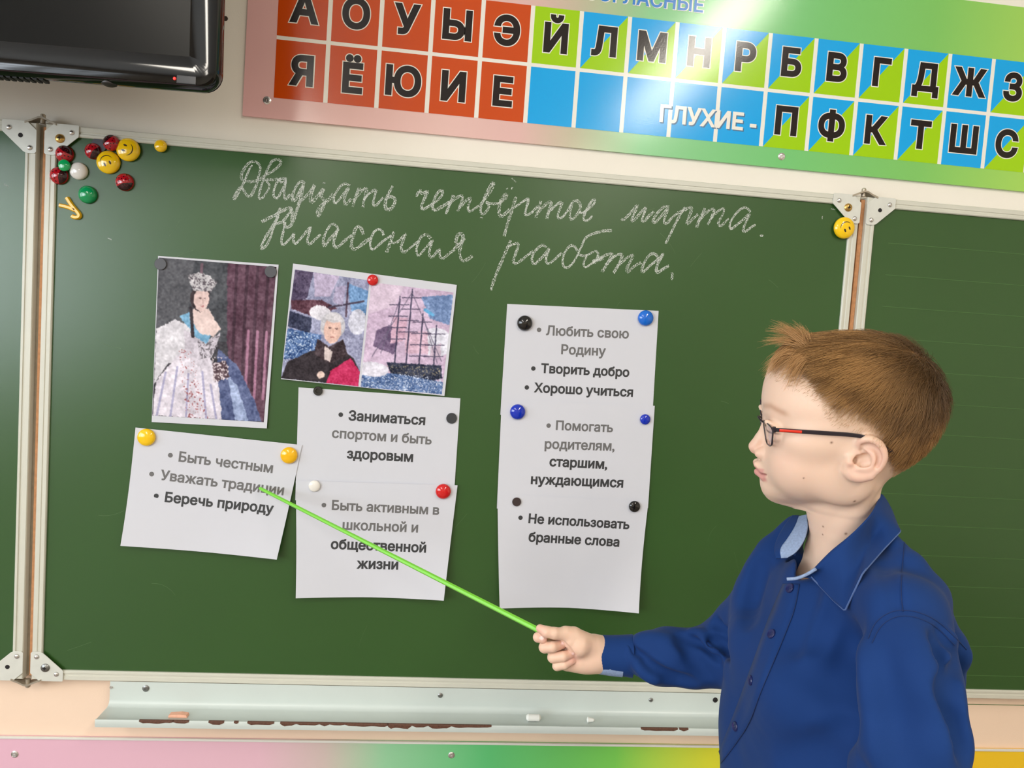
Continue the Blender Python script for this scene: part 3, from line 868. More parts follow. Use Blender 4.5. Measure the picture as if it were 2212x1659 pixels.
class Sheet:
    """quad sheet hanging on the board; corners in the order TL TR BR BL"""
    def __init__(s, px, y0, curl, ctr=0.3, lift=0.0):
        s.y0, s.curl, s.ctr, s.lift = y0, curl, ctr, lift
        s.c = []
        for k, (x, y) in enumerate(px):
            u, v = ((0, 0), (1, 0), (1, 1), (0, 1))[k]
            q = P(x, y, s.yoff(u, v)); s.c.append((q[0], q[2]))
        s.inv()
    def inv(s):
        (a, b, d, e) = map(np.asarray, s.c)
        s.A = np.linalg.inv(np.stack([b - a, e - a], 1)); s.o = a
    def yoff(s, u, v):
        w = abs(2 * u - 1) ** 1.6
        return s.y0 - s.curl * (v ** 2.6) * (s.ctr + (1 - s.ctr) * w) - s.lift * v
    def pt(s, u, v, dy=0):
        q = at(s.c, u, v)
        return (q[0], s.yoff(u, v) + dy, q[1])
    def uv(s, x, z):
        t = np.array([x, z]); w = s.A @ (t - s.o)
        for _ in range(5):
            w = w + s.A @ (t - at(s.c, w[0], w[1]))
        return w
    def grid(s, nu, nv, dy=0, u0=0, u1=1, v0=0, v1=1):
        V = [s.pt(u, v, dy) for v in np.linspace(v0, v1, nv) for u in np.linspace(u0, u1, nu)]
        F = [(j*nu+i, j*nu+i+1, (j+1)*nu+i+1, (j+1)*nu+i) for j in range(nv - 1) for i in range(nu - 1)]
        return V, F
    def build(s, name, label, cat, group=None, clip=None):
        V, F = s.grid(17, 21)
        mb = MB().add(V, F)
        o = mb.build(name, M_paper, None, smooth=True, origin=s.pt(.5, 0), fix=False)
        md = o.modifiers.new('thickness', 'SOLIDIFY'); md.thickness = 0.00018; md.offset = 0; md.use_rim = False
        s.o_ = tag(o, label, cat, group)
        return s.o_

def sheet_text(sh, lines, name='text_line'):
    for (txt, a, b, ink, bul) in lines:
        mb = MB()
        pa, pb_ = P(*a, sh.y0), P(*b, sh.y0)
        w = np.array([pb_[0] - pa[0], pb_[2] - pa[2]]); L = np.linalg.norm(w); d = w / L; n = np.array([-d[1], d[0]])
        v, f, tw = text_mesh(txt, .034 if ink == 0 else .028)
        s_ = L / tw
        V = []
        for x, y, l_ in v:
            q = np.array([pa[0], pa[2]]) + d * x * s_ + n * y * s_
            u_, v_ = sh.uv(*q)
            V.append((q[0], sh.yoff(u_, v_) - .0003 - l_, q[1]))
        mb.add(V, f, ink)
        if bul:
            c = P(*bul, sh.y0); u_, v_ = sh.uv(c[0], c[2]); r = .0043
            mb.add([(c[0] + r * math.cos(t), sh.yoff(u_, v_) - .0003, c[2] + r * math.sin(t)) for t in np.linspace(0, 2 * math.pi, 18, endpoint=False)], [tuple(range(18))], ink)
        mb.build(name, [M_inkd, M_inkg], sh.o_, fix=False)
def z4(l): return [(240 + x / 1.951, 500 + y / 1.951) for x, y in l]
def z5(l): return [(1020 + x / 2.272, 620 + y / 2.272) for x, y in l]
def T4(t, a, b, ink, bul=None): return (t, z4([a])[0], z4([b])[0], ink, z4([bul])[0] if bul else None)
def T5(t, a, b, ink, bul=None): return (t, z5([a])[0], z5([b])[0], ink, z5([bul])[0] if bul else None)
GP = 'printed sheets held to the board by magnets'
s_sport = Sheet(z4([(790, 657), (1472, 703), (1443, 1140), (776, 1133)]), SURF - .0008, .003)
s_sport.build('printed_sheet', 'white printed sheet with one bullet about sport and health, under the picture of the ship', 'sheet of paper', GP)
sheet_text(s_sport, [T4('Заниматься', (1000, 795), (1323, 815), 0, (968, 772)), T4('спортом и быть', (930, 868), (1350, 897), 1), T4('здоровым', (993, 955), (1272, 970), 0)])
s_hon = Sheet(z4([(103, 826), (805, 900), (698, 1383), (39, 1325)]), SURF - .0030, .016, .55)
s_hon.build('printed_sheet', 'tilted white printed sheet with three bullets, touched by the tip of the green pointer', 'sheet of paper', GP)
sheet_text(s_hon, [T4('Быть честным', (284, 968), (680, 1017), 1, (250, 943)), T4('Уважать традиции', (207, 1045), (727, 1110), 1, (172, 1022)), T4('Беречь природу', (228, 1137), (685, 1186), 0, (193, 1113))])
s_act = Sheet(z4([(778, 1050), (1460, 1070), (1402, 1556), (778, 1546)]), SURF - .0052, .018, .35)
s_act.build('printed_sheet', 'white printed sheet about school life with curling lower corners, crossed by the green pointer', 'sheet of paper', GP)
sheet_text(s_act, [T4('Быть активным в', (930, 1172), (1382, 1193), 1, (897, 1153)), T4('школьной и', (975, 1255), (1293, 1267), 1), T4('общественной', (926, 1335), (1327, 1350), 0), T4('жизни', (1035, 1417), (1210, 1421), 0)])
s_lov = Sheet(z5([(172, 83), (915, 117), (884, 642), (138, 627)]), SURF - .0008, .0008)
s_lov.build('printed_sheet', 'top white printed sheet of the right-hand column, three bullets', 'sheet of paper', GP)
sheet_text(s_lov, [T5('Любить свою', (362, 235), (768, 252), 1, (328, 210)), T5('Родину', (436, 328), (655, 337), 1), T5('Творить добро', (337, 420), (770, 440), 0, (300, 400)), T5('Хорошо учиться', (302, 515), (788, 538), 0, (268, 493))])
s_hlp = Sheet(z5([(145, 553), (896, 583), (863, 1085), (121, 1087)]), SURF - .0026, .001)
s_hlp.build('printed_sheet', 'middle white printed sheet of the right-hand column, one bullet in four lines', 'sheet of paper', GP)
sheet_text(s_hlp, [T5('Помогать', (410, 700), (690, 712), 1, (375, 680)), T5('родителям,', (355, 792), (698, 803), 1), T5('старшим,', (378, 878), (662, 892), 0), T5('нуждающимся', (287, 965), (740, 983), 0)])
s_not = Sheet(z5([(124, 1015), (865, 1053), (818, 1602), (135, 1578)]), SURF - .0046, .024, .3)
s_not.build('printed_sheet', 'bottom white printed sheet of the right-hand column with a curled lower edge', 'sheet of paper', GP)
sheet_text(s_not, [T5('Не использовать', (275, 1157), (770, 1187), 0, (237, 1132)), T5('бранные слова', (275, 1247), (720, 1272), 0)])

# ---- two printed pictures; plain stand-ins painted as broad patches of colour
M_print = mat('printed_picture', (128, 128, 128), 0.7, spec=0.25, attr='print')
def inpoly(U, V, poly):
    p = np.array(poly); n = len(p); r = np.zeros(U.shape, bool)
    for i in range(n):
        x0, y0 = p[i]; x1, y1 = p[(i + 1) % n]
        c = ((y0 > V) != (y1 > V))
        with np.errstate(divide='ignore', invalid='ignore'):
            r ^= c & (U < (x1 - x0) * (V - y0) / (y1 - y0 + 1e-12) + x0)
    return r
def srgb2lin(a):
    a = np.clip(a / 255.0, 0, 1)
    return np.where(a <= .04045, a / 12.92, ((a + .055) / 1.055) ** 2.4)
class Canvas:
    def __init__(s, nu, nv, asp, seed):
        s.nu, s.nv = nu, nv
        s.V, s.U = np.meshgrid(np.linspace(0, 1, nv), np.linspace(0, 1, nu), indexing='ij')
        s.rng = np.random.default_rng(seed); s.a = np.zeros((nv, nu, 3)); s.asp = asp
        s.n1 = vnoise((nv, nu), (14, 10), s.rng) - .5; s.n2 = vnoise((nv, nu), (60, 44), s.rng) - .5; s.n3 = vnoise((nv, nu), (130, 100), s.rng) - .5
        s.wob = .012
    def fill(s, m, col, n=14):
        c = np.array(col, float)[None, None, :] + (s.n1 * .9 + s.n2 + s.n3 * .8)[..., None] * n * 2
        s.a = np.where(m[..., None], c, s.a)
    def poly(s, p, col, n=14):
        s.fill(inpoly(s.U + s.n2 * s.wob, s.V + s.n3 * s.wob, p), col, n)
    def ell(s, cx, cy, rx, ry, col, n=10):
        s.fill(((s.U + s.n2 * s.wob - cx) / rx) ** 2 + ((s.V + s.n3 * s.wob - cy) / ry) ** 2 < 1, col, n)
    def line(s, p, w, col, n=6):
        m = np.zeros(s.U.shape, bool)
        for (x0, y0), (x1, y1) in zip(p[:-1], p[1:]):
            dx, dy = x1 - x0, (y1 - y0) * s.asp
            t = np.clip(((s.U - x0) * dx + (s.V - y0) * s.asp * dy) / (dx * dx + dy * dy + 1e-9), 0, 1)
            m |= np.hypot(s.U - x0 - t * dx, (s.V - y0) * s.asp - t * dy) < w
        s.fill(m, col, n)
    def speck(s, m, col, thr=.18, layer=None):
        s.fill(m & ((s.n3 if layer is None else layer) > thr), col, 8)
    def put(s, sh, quad, name, dy, label=None):
        mb = MB(); qd = [np.array([q[0], q[2]]) for q in (P(x, y, sh.y0) for x, y in quad)]
        V = []
        for v in np.linspace(0, 1, s.nv):
            for u in np.linspace(0, 1, s.nu):
                q = at(qd, u, v); uu, vv = sh.uv(*q); V.append((q[0], sh.yoff(uu, vv) + dy, q[1]))
        nu = s.nu
        F = [(j*nu+i, j*nu+i+1, (j+1)*nu+i+1, (j+1)*nu+i) for j in range(s.nv - 1) for i in range(nu - 1)]
        o = mb.add(V, F).build(name, M_print, sh.o_, fix=False)
        at_ = o.data.color_attributes.new('print', 'FLOAT_COLOR', 'POINT')
        s.a += ((vnoise((s.nv, s.nu), (90, 64), s.rng) - .5) * 26 + (vnoise((s.nv, s.nu), (24, 18), s.rng) - .5) * 22)[..., None]
        k = np.array([1, 2, 1.]) / 4
        for ax_ in (0, 1):
            pad = np.pad(s.a, [(1, 1) if i == ax_ else (0, 0) for i in range(3)], mode='edge')
            s.a = sum(k[j] * np.take(pad, np.arange(j, j + s.a.shape[ax_]), ax_) for j in range(3))
        c = np.ones((s.nu * s.nv, 4), np.float32); c[:, :3] = srgb2lin(s.a.reshape(-1, 3))
        at_.data.foreach_set('color', c.ravel())
        if label: o['label'] = label
        return o
GQ = 'printed pictures held to the board by magnets'
s_lady = Sheet(z4([(198, 103), (706, 140), (656, 830), (171, 803)]), SURF - .0010, .001, lift=.002)
s_lady.build('printed_picture', 'upright printed picture of a standing figure in a pale gown', 'picture', GQ)
C = Canvas(250, 350, 1.42, 7)
C.fill(C.U > -1, (74, 76, 82), 8)
C.fill(C.V > .5, (58, 56, 62), 8); C.poly([(.0, 0), (.3, 0), (.25, .5), (0, .5)], (88, 88, 94), 8)
C.poly([(.58, 0), (1, 0), (1, 1), (.72, 1), (.62, .5)], (96, 66, 82), 10)
for x in (.66, .75, .84, .93):
    C.line([(x, .0), (x + .015, .5), (x + .03, .8)], .013, (70, 46, 60))
for x in (.8, .88, .96):
    C.line([(x, .42), (x + .015, .85)], .012, (168, 120, 146))
# cape, gown, bodice
C.poly([(.0, .45), (.16, .38), (.3, .42), (.3, .62), (.12, .66), (0, .8)], (218, 214, 222), 12)
C.poly([(.55, .55), (.72, .64), (.9, .86), (.98, 1), (.5, 1)], (86, 96, 136), 18)
C.poly([(.64, .70), (.74, .78), (.86, 1), (.74, 1)], (150, 164, 200), 20)
C.poly([(.22, .58), (.46, .58), (.56, .72), (.62, 1), (.0, 1), (.02, .78)], (220, 212, 224), 14)
for p in ([(.1, .72), (.04, 1)], [(.2, .68), (.16, 1)], [(.3, .72), (.3, 1)], [(.42, .7), (.48, 1)], [(.5, .78), (.57, 1)]):
    C.line(p, .009, (168, 164, 196))
C.poly([(.24, .44), (.42, .5), (.56, .45), (.5, .6), (.4, .68), (.26, .6)], (204, 196, 208), 16)
C.speck(inpoly(C.U, C.V, [(.36, .5), (.58, .46), (.5, .6), (.4, .62)]), (110, 104, 112), .1)
C.speck(inpoly(C.U, C.V, [(.2, .56), (.32, .58), (.5, 1), (.3, 1)]), (150, 84, 88), .3)
C.poly([(.5, .64), (.62, .62), (.66, .72), (.54, .76)], (96, 76, 84), 14); C.speck(inpoly(C.U, C.V, [(.5, .6), (.64, .6), (.66, .74), (.52, .76)]), (214, 200, 206), .12)
C.poly([(.2, .36), (.28, .33), (.48, .46), (.44, .52), (.34, .48)], (120, 170, 204), 10)
C.poly([(.3, .31), (.44, .3), (.56, .42), (.5, .47), (.38, .46), (.28, .36)], (228, 204, 200), 5)
C.ell(.365, .235, .085, .085, (60, 48, 52), 6)
C.ell(.378, .242, .066, .075, (230, 202, 198), 5)
C.ell(.36, .234, .011, .005, (120, 96, 96), 3); C.ell(.405, .236, .011, .005, (120, 96, 96), 3); C.ell(.386, .285, .014, .005, (190, 120, 124), 3); C.line([(.388, .24), (.392, .265)], .004, (206, 172, 168), 3)
C.line([(.29, .3), (.31, .42), (.32, .48)], .014, (52, 44, 50))
C.poly([(.25, .1), (.34, .07), (.44, .09), (.5, .13), (.46, .185), (.3, .19)], (188, 184, 188), 20); C.speck(inpoly(C.U, C.V, [(.25, .1), (.36, .07), (.5, .12), (.46, .19), (.3, .19)]), (92, 84, 92), .12)
C.line([(.365, .02), (.365, .07)], .012, (120, 96, 108))
C.put(s_lady, z4([(202, 110), (697, 150), (645, 803), (176, 775)]), 'printed_image', -.0003)
s_sea = Sheet(z4([(767, 135), (1457, 225), (1405, 693), (716, 622)]), SURF - .0020, .001, lift=.003)
s_sea.build('printed_picture', 'tilted printed picture in two halves, a uniformed figure and a sailing ship', 'picture', GQ)
C = Canvas(180, 240, 1.4, 21)
C.fill(C.U > -1, (150, 152, 182), 22)
C.poly([(0, 0), (.25, 0), (.2, .25), (0, .3)], (82, 70, 98), 22); C.poly([(.25, 0), (.6, .0), (.5, .2), (.3, .22)], (190, 176, 204), 14)
C.poly([(.7, .05), (1, .1), (1, .42), (.8, .3)], (112, 150, 196), 22); C.poly([(.0, .28), (.4, .24), (.62, .3), (.3, .4), (.02, .36)], (86, 50, 64), 20)
C.line([(.72, .05), (.74, .36)], .012, (86, 66, 84)); C.line([(.5, .3), (.95, .2)], .012, (70, 60, 80)); C.poly([(.56, .1), (.7, .08), (.68, .26), (.55, .25)], (170, 160, 190), 16)
C.poly([(0, .38), (.3, .42), (.3, .56), (0, .52)], (48, 52, 78), 20); C.poly([(0, .54), (.45, .56), (.4, .78), (0, .82)], (74, 104, 156), 34)
C.speck(inpoly(C.U, C.V, [(0, .55), (.45, .56), (.4, .8), (0, .85)]), (190, 204, 226), .2); C.ell(.4, .36, .14, .07, (222, 218, 228), 14); C.ell(.9, .4, .12, .12, (206, 206, 222), 18)
C.poly([(.0, 1), (.06, .84), (.34, .72), (.7, .66), (.9, .74), (1, .86), (1, 1)], (46, 38, 44), 8)
C.poly([(.62, .88), (.86, .74), (1, .86), (1, 1), (.58, 1)], (196, 44, 94), 12)
C.poly([(.4, .6), (.56, .66), (.74, .58), (.82, .72), (.6, .82), (.38, .74)], (58, 44, 50), 20); C.poly([(.5, .66), (.62, .7), (.6, .8), (.52, .78)], (206, 190, 188), 10)
C.ell(.58, .46, .165, .125, (202, 200, 208), 16); C.ell(.585, .5, .115, .13, (226, 188, 176), 7); C.ell(.585, .39, .11, .045, (212, 208, 214), 12)
C.ell(.545, .485, .018, .007, (120, 90, 88), 3); C.ell(.63, .487, .018, .007, (120, 90, 88), 3); C.ell(.59, .57, .025, .007, (176, 116, 110), 3); C.line([(.59, .49), (.595, .535)], .006, (206, 160, 146), 3)
C.ell(.5, .93, .05, .035, (216, 190, 180), 16)
C.put(s_sea, z4([(775, 160), (1089, 207), (1043, 653), (718, 618)]), 'printed_image', -.0003, 'left half with a uniformed figure before a stormy sea')
C = Canvas(180, 240, 1.35, 33)
C.fill(C.U > -1, (206, 182, 208), 12); C.poly([(.62, .08), (1, .02), (1, .32), (.75, .28)], (118, 142, 186), 22); C.poly([(0, .0), (.4, 0), (.3, .2), (0, .3)], (216, 196, 216), 8)
C.ell(.86, .5, .2, .14, (222, 220, 234), 16)
C.poly([(.12, .45), (.32, .36), (.42, .42), (.36, .66), (.1, .6)], (112, 92, 124), 16); C.poly([(.3, .3), (.48, .3), (.46, .52), (.3, .56)], (206, 168, 190), 14)
C.poly([(.46, .44), (.74, .4), (.78, .62), (.5, .64)], (210, 176, 196), 16); C.poly([(.8, .55), (.92, .5), (.93, .64), (.8, .66)], (206, 186, 204), 12)
for x, t in ((.36, .1), (.5, .02), (.66, .24), (.84, .34)):
    C.line([(x, t), (x + .02, .74)], .008, (62, 58, 84))
    for k in range(4):
        y = t + .07 + k * .11
        if y < .66: C.line([(x - .11, y + .02), (x + .12, y)], .0055, (78, 70, 96))
for x0, y0, x1, y1 in ((.5, .05, .1, .7), (.5, .05, .95, .68), (.36, .14, .2, .66), (.66, .26, .9, .7)):
    C.line([(x0, y0), (x1, y1)], .004, (104, 96, 120))
C.poly([(.28, .74), (.95, .72), (.98, .84), (.8, .9), (.36, .86)], (48, 54, 76), 18); C.speck(inpoly(C.U, C.V, [(.28, .76), (.95, .74), (.95, .84), (.36, .86)]), (150, 140, 120), .22)
C.poly([(0, .86), (.4, .84), (1, .88), (1, 1), (0, 1)], (92, 118, 166), 30); C.speck(C.V > .84, (208, 214, 232), .2); C.ell(.12, .82, .2, .07, (220, 216, 230), 14)
C.line([(.68, .2), (.78, .24)], .02, (96, 166, 214))
C.put(s_sea, z4([(1097, 214), (1443, 257), (1394, 686), (1052, 655)]), 'printed_image', -.0003, 'right half with a sailing ship under pink sky')
# ------------------------------------------------------------------ magnets
def pscale(px, py, y=0.0):
    return np.linalg.norm(P(px + 1, py, y) - P(px, py, y))
def dome_prof(r, h, rim=.0025, n=10):
    prof = [(r * .97, 0), (r, .0006), (r, rim)]
    prof += [(r * math.cos(a), rim + (h - rim) * math.sin(a)) for a in np.linspace(.12, math.pi / 2, n)][:-1] + [(1e-7, h)]
    return prof
MAGM = {}
def magm(name, rgb, rough=.12):
    if name not in MAGM: MAGM[name] = mat('magnet_' + name, rgb, rough, spec=.55, coat=.3)
    return MAGM[name]
def magnet(px, py, rpx, color, rgb, label, group, y=SURF, h=.35, rough=.12, ring=False):
    r = rpx * pscale(px, py, y); hh = 2 * r * h
    c = P(px, py, y - hh * .4); c = np.array([c[0], y, c[2]])
    if h < .2:
        prof = [(r * .96, 0), (r, .0005), (r, hh * .8), (r * .94, hh), (1e-7, hh)]
    else: prof = dome_prof(r, hh)
    if ring: prof = [(r * .96, 0), (r, .0005), (r, hh * .8), (r * .9, hh), (r * .5, hh), (r * .45, hh * .3), (1e-7, hh * .3)]
    o = MB().lathe(prof, c, 36).build('magnet', magm(color, rgb, rough), None, smooth=True, origin=c)
    return tag(o, label, 'magnet', group), c, r, hh
def on_dome(c, r, h, a, b, lift=.0002, rim=.0025):
    """point over the dome at (a,b) in units of r"""
    q = math.hypot(a, b)
    z = rim + (h - rim) * math.sqrt(max(0, 1 - min(q, .995) ** 2))
    return (c[0] + a * r, c[1] - z - lift, c[2] + b * r)
def dome_patch(mb, c, r, h, pts, mi=0):
    mb.add([on_dome(c, r, h, a, b) for a, b in pts], [tuple(range(len(pts)))], mi)
def dome_region(mb, c, r, h, test, n=40, lift=.0003):
    """the part of the dome where test(a,b) holds"""
    for i in range(n):
        for j in range(n):
            q = [(-1 + 2 * (i + di) / n, -1 + 2 * (j + dj) / n) for di, dj in ((0, 0), (1, 0), (1, 1), (0, 1))]
            if all(test(a, b) for a, b in q):
                mb.add([on_dome(c, r, h, a, b, lift) for a, b in q], [(0, 1, 2, 3)])
M_spot = mat('ladybird_black', (46, 14, 18), .15, coat=.3)
def ladybird(px, py, rpx, head, label, y=SURF):
    o, c, r, h = magnet(px, py, rpx, 'ladybird_red', (178, 20, 34), label, 'ladybird magnets at the corner of the board', y, .42)
    a0 = math.radians(head); ca_, sa_ = math.cos(a0), math.sin(a0)
    X = lambda a, b: a * ca_ + b * sa_
    Y = lambda a, b: -a * sa_ + b * ca_
    hd = MB(); dome_region(hd, c, r, h, lambda a, b: a * a + b * b < .985 and X(a, b) > .22 + .12 * abs(Y(a, b)), 56)
    hd.build('head', M_spot, o, smooth=True)
    for u, v in ((-.12, .42), (-.12, -.42), (-.48, .28), (-.48, -.28), (-.3, 0), (-.62, .58), (-.62, -.58), (.02, .72), (.02, -.72)):
        a, b = u * ca_ - v * sa_, u * sa_ + v * ca_
        sp = MB(); dome_patch(sp, c, r, h, [(a + .075 * math.cos(t), b + .075 * math.sin(t)) for t in np.linspace(0, 2 * math.pi, 12, endpoint=False)])
        sp.build('spot', M_spot, o)
    ey = MB()
    for s in (-1, 1):
        u, v = .5, .24 * s
        a, b = u * ca_ - v * sa_, u * sa_ + v * ca_
        ring = [[(a + k * math.cos(t), b + k * math.sin(t)) for t in np.linspace(0, 2 * math.pi, 14, endpoint=False)] for k in (.12, .155)]
        V = [on_dome(c, r, h, x, z, .0005) for L in ring for x, z in L]
        ey.add(V, [(i, (i + 1) % 14, 14 + (i + 1) % 14, 14 + i) for i in range(14)])
    ey.build('eye', mat('ladybird_eye', (96, 40, 44), .2), o)
    return o
ladybird(138, 332, 19.5, 60, 'red ladybird magnet touching the corner bracket, above the small green magnet')
ladybird(126, 379, 19.5, -10, 'red ladybird magnet overlapping the left frame rail, below the small green magnet')
ladybird(200, 326, 18, -35, 'red ladybird magnet left of the yellow smileys, beside the dark disc')
ladybird(239, 308, 17.5, 135, 'red ladybird magnet highest of all, touching the top frame rail', y=SURF - .0045)
ladybird(268, 393, 19.5, -70, 'red ladybird magnet on its own below the two smileys')
M_face = mat('smiley_black', (58, 40, 16), .3)
def smiley(px, py, rpx, up, label, y=SURF):
    o, c, r, h = magnet(px, py, rpx, 'smiley_yellow', (250, 202, 20), label, 'yellow smiley magnets', y, .26)
    a0 = math.radians(up - 90); ca_, sa_ = math.cos(a0), math.sin(a0)
    R = lambda u, v: (u * ca_ - v * sa_, u * sa_ + v * ca_)
    for s in (-1, 1):
        e = MB(); dome_patch(e, c, r, h, [R(.24 * s + .085 * math.cos(t), .2 + .17 * math.sin(t)) for t in np.linspace(0, 2 * math.pi, 16, endpoint=False)]); e.build('eye', M_face, o)
    mo = MB(); n = 20
    L = []
    for k in range(n):
        t = math.radians(205 + 130 * k / (n - 1)); w = .012 + .03 * math.sin(math.pi * k / (n - 1))
        L.append((R((.58 - w) * math.cos(t), .08 + (.58 - w) * math.sin(t)), R((.58 + w) * math.cos(t), .08 + (.58 + w) * math.sin(t))))
    V = [on_dome(c, r, h, *q) for ab in L for q in ab]
    mo.add(V, [(2*i, 2*i+2, 2*i+3, 2*i+1) for i in range(n - 1)]); mo.build('mouth', M_face, o)
smiley(233, 350, 25.5, -65, 'upside-down yellow smiley magnet, lower of the two at the upper left corner', SURF - .001)
smiley(276, 323, 25.5, 160, 'sideways yellow smiley magnet, upper of the two at the upper left corner', SURF - .0025)
smiley(1825, 492, 22, -60, 'yellow smiley magnet on the right frame rail under the hinge', SURF - .005)
GM = 'plain round magnets on the board'
magnet(214, 314, 17, 'dark_flat', (66, 66, 72), 'dark grey disc magnet half hidden between the ladybirds', GM, SURF, .12, .5)
magnet(138.5, 357, 13, 'green_small', (14, 168, 92), 'small bright green magnet between two ladybirds', GM, SURF - .008, .28)
magnet(188, 420, 20, 'green_large', (10, 146, 84), 'large green magnet above the yellow letter', GM, SURF, .38)
magnet(169, 369, 19.5, 'white', (236, 230, 222), 'large white magnet beside the small green magnet', GM, SURF, .36)
magnet(346.5, 315, 13.5, 'yellow', (250, 200, 22), 'small yellow magnet on the top frame rail', GM, SURF - .003, .4)
magnet(347, 570.5, 13, 'grey_flat', (72, 72, 78), 'dark grey disc magnet at the left corner of the gown picture', GM, SURF - .0015, .14, .55)
magnet(585, 587, 13, 'grey_flat', (72, 72, 78), 'dark grey disc magnet at the right corner of the gown picture', GM, SURF - .0015, .14, .55)
magnet(805, 605, 12, 'red', (206, 26, 28), 'small red magnet at the top of the ship picture', GM, SURF - .0025, .36)
magnet(687, 844.5, 10, 'black_ring', (34, 32, 30), 'small black ring magnet on the top edge of the sport sheet', GM, SURF - .0012, .25, .3, ring=True)
magnet(975.5, 903.5, 11.5, 'black_flat', (44, 46, 52), 'small dark disc magnet at the right edge of the sport sheet', GM, SURF - .0012, .14, .5)
magnet(315.5, 945, 19.5, 'yellow', (250, 200, 22), 'yellow magnet at the left corner of the tilted sheet', GM, SURF - .0035, .3)
magnet(624, 984, 18.5, 'yellow_deep', (246, 186, 18), 'deep yellow magnet at the right corner of the tilted sheet', GM, SURF - .0035, .3)
magnet(679, 1050, 12.5, 'white', (236, 230, 222), 'small white magnet at the left corner of the school life sheet', GM, SURF - .0056, .3)
magnet(957.5, 1062, 16.5, 'red', (206, 26, 28), 'red magnet at the right corner of the school life sheet', GM, SURF - .0056, .36)
magnet(1134, 698, 16.5, 'black', (22, 20, 20), 'black magnet on the top sheet of the right-hand column', GM, SURF - .0012, .4)
magnet(1395.5, 687, 16.5, 'blue', (18, 104, 206), 'bright blue magnet at the top right of the right-hand column', GM, SURF - .0012, .36)
magnet(1118.5, 890, 16.5, 'navy', (16, 48, 178), 'large dark blue magnet at the left of the middle column sheet', GM, SURF - .0032, .34)
magnet(1394, 906, 11, 'navy', (16, 48, 178), 'small dark blue magnet at the right of the middle column sheet', GM, SURF - .0032, .34)
magnet(1116, 1084, 9.5, 'brown_flat', (54, 40, 40), 'small flat blackish magnet at the left of the bottom column sheet', GM, SURF - .0052, .16, .45)
magnet(1371, 1094.5, 12, 'black', (22, 20, 20), 'black magnet at the right of the bottom column sheet', GM, SURF - .0052, .34)
# plastic letter
c = P(152, 450, SURF)
def pl(l): return [P(90 + x / 7.373, 280 + y / 7.373, SURF - .003) for x, y in l]
lm = MB()
sec = [(-.0036, -.0028), (.0036, -.0028), (.0036, .0008), (.0019, .0030), (-.0019, .0030), (-.0036, .0008)]
def stroke(l, it=2):
    pts = smooth_poly(pl(l), it)
    ax = []
    for i in range(len(pts)):
        t = pts[min(i+1, len(pts)-1)] - pts[max(i-1, 0)]; t /= np.linalg.norm(t)
        ax.append((np.array([-t[2], 0, t[0]]), np.array([0, -1.0, 0])))
    lm.sweep(sec, [p + np.array([0, 0.0, 0]) for p in pts], ax)
stroke([(400, 1085), (470, 1195), (540, 1280), (595, 1340), (600, 1385), (560, 1402), (510, 1395), (482, 1375)])
stroke([(285, 1205), (380, 1225), (460, 1250), (530, 1285)])
tag(lm.build('letter_magnet', magm('letter_yellow', (246, 188, 24), .25), None, smooth=True, origin=c), 'yellow plastic letter magnet lying askew near the left edge of the board', 'magnet')
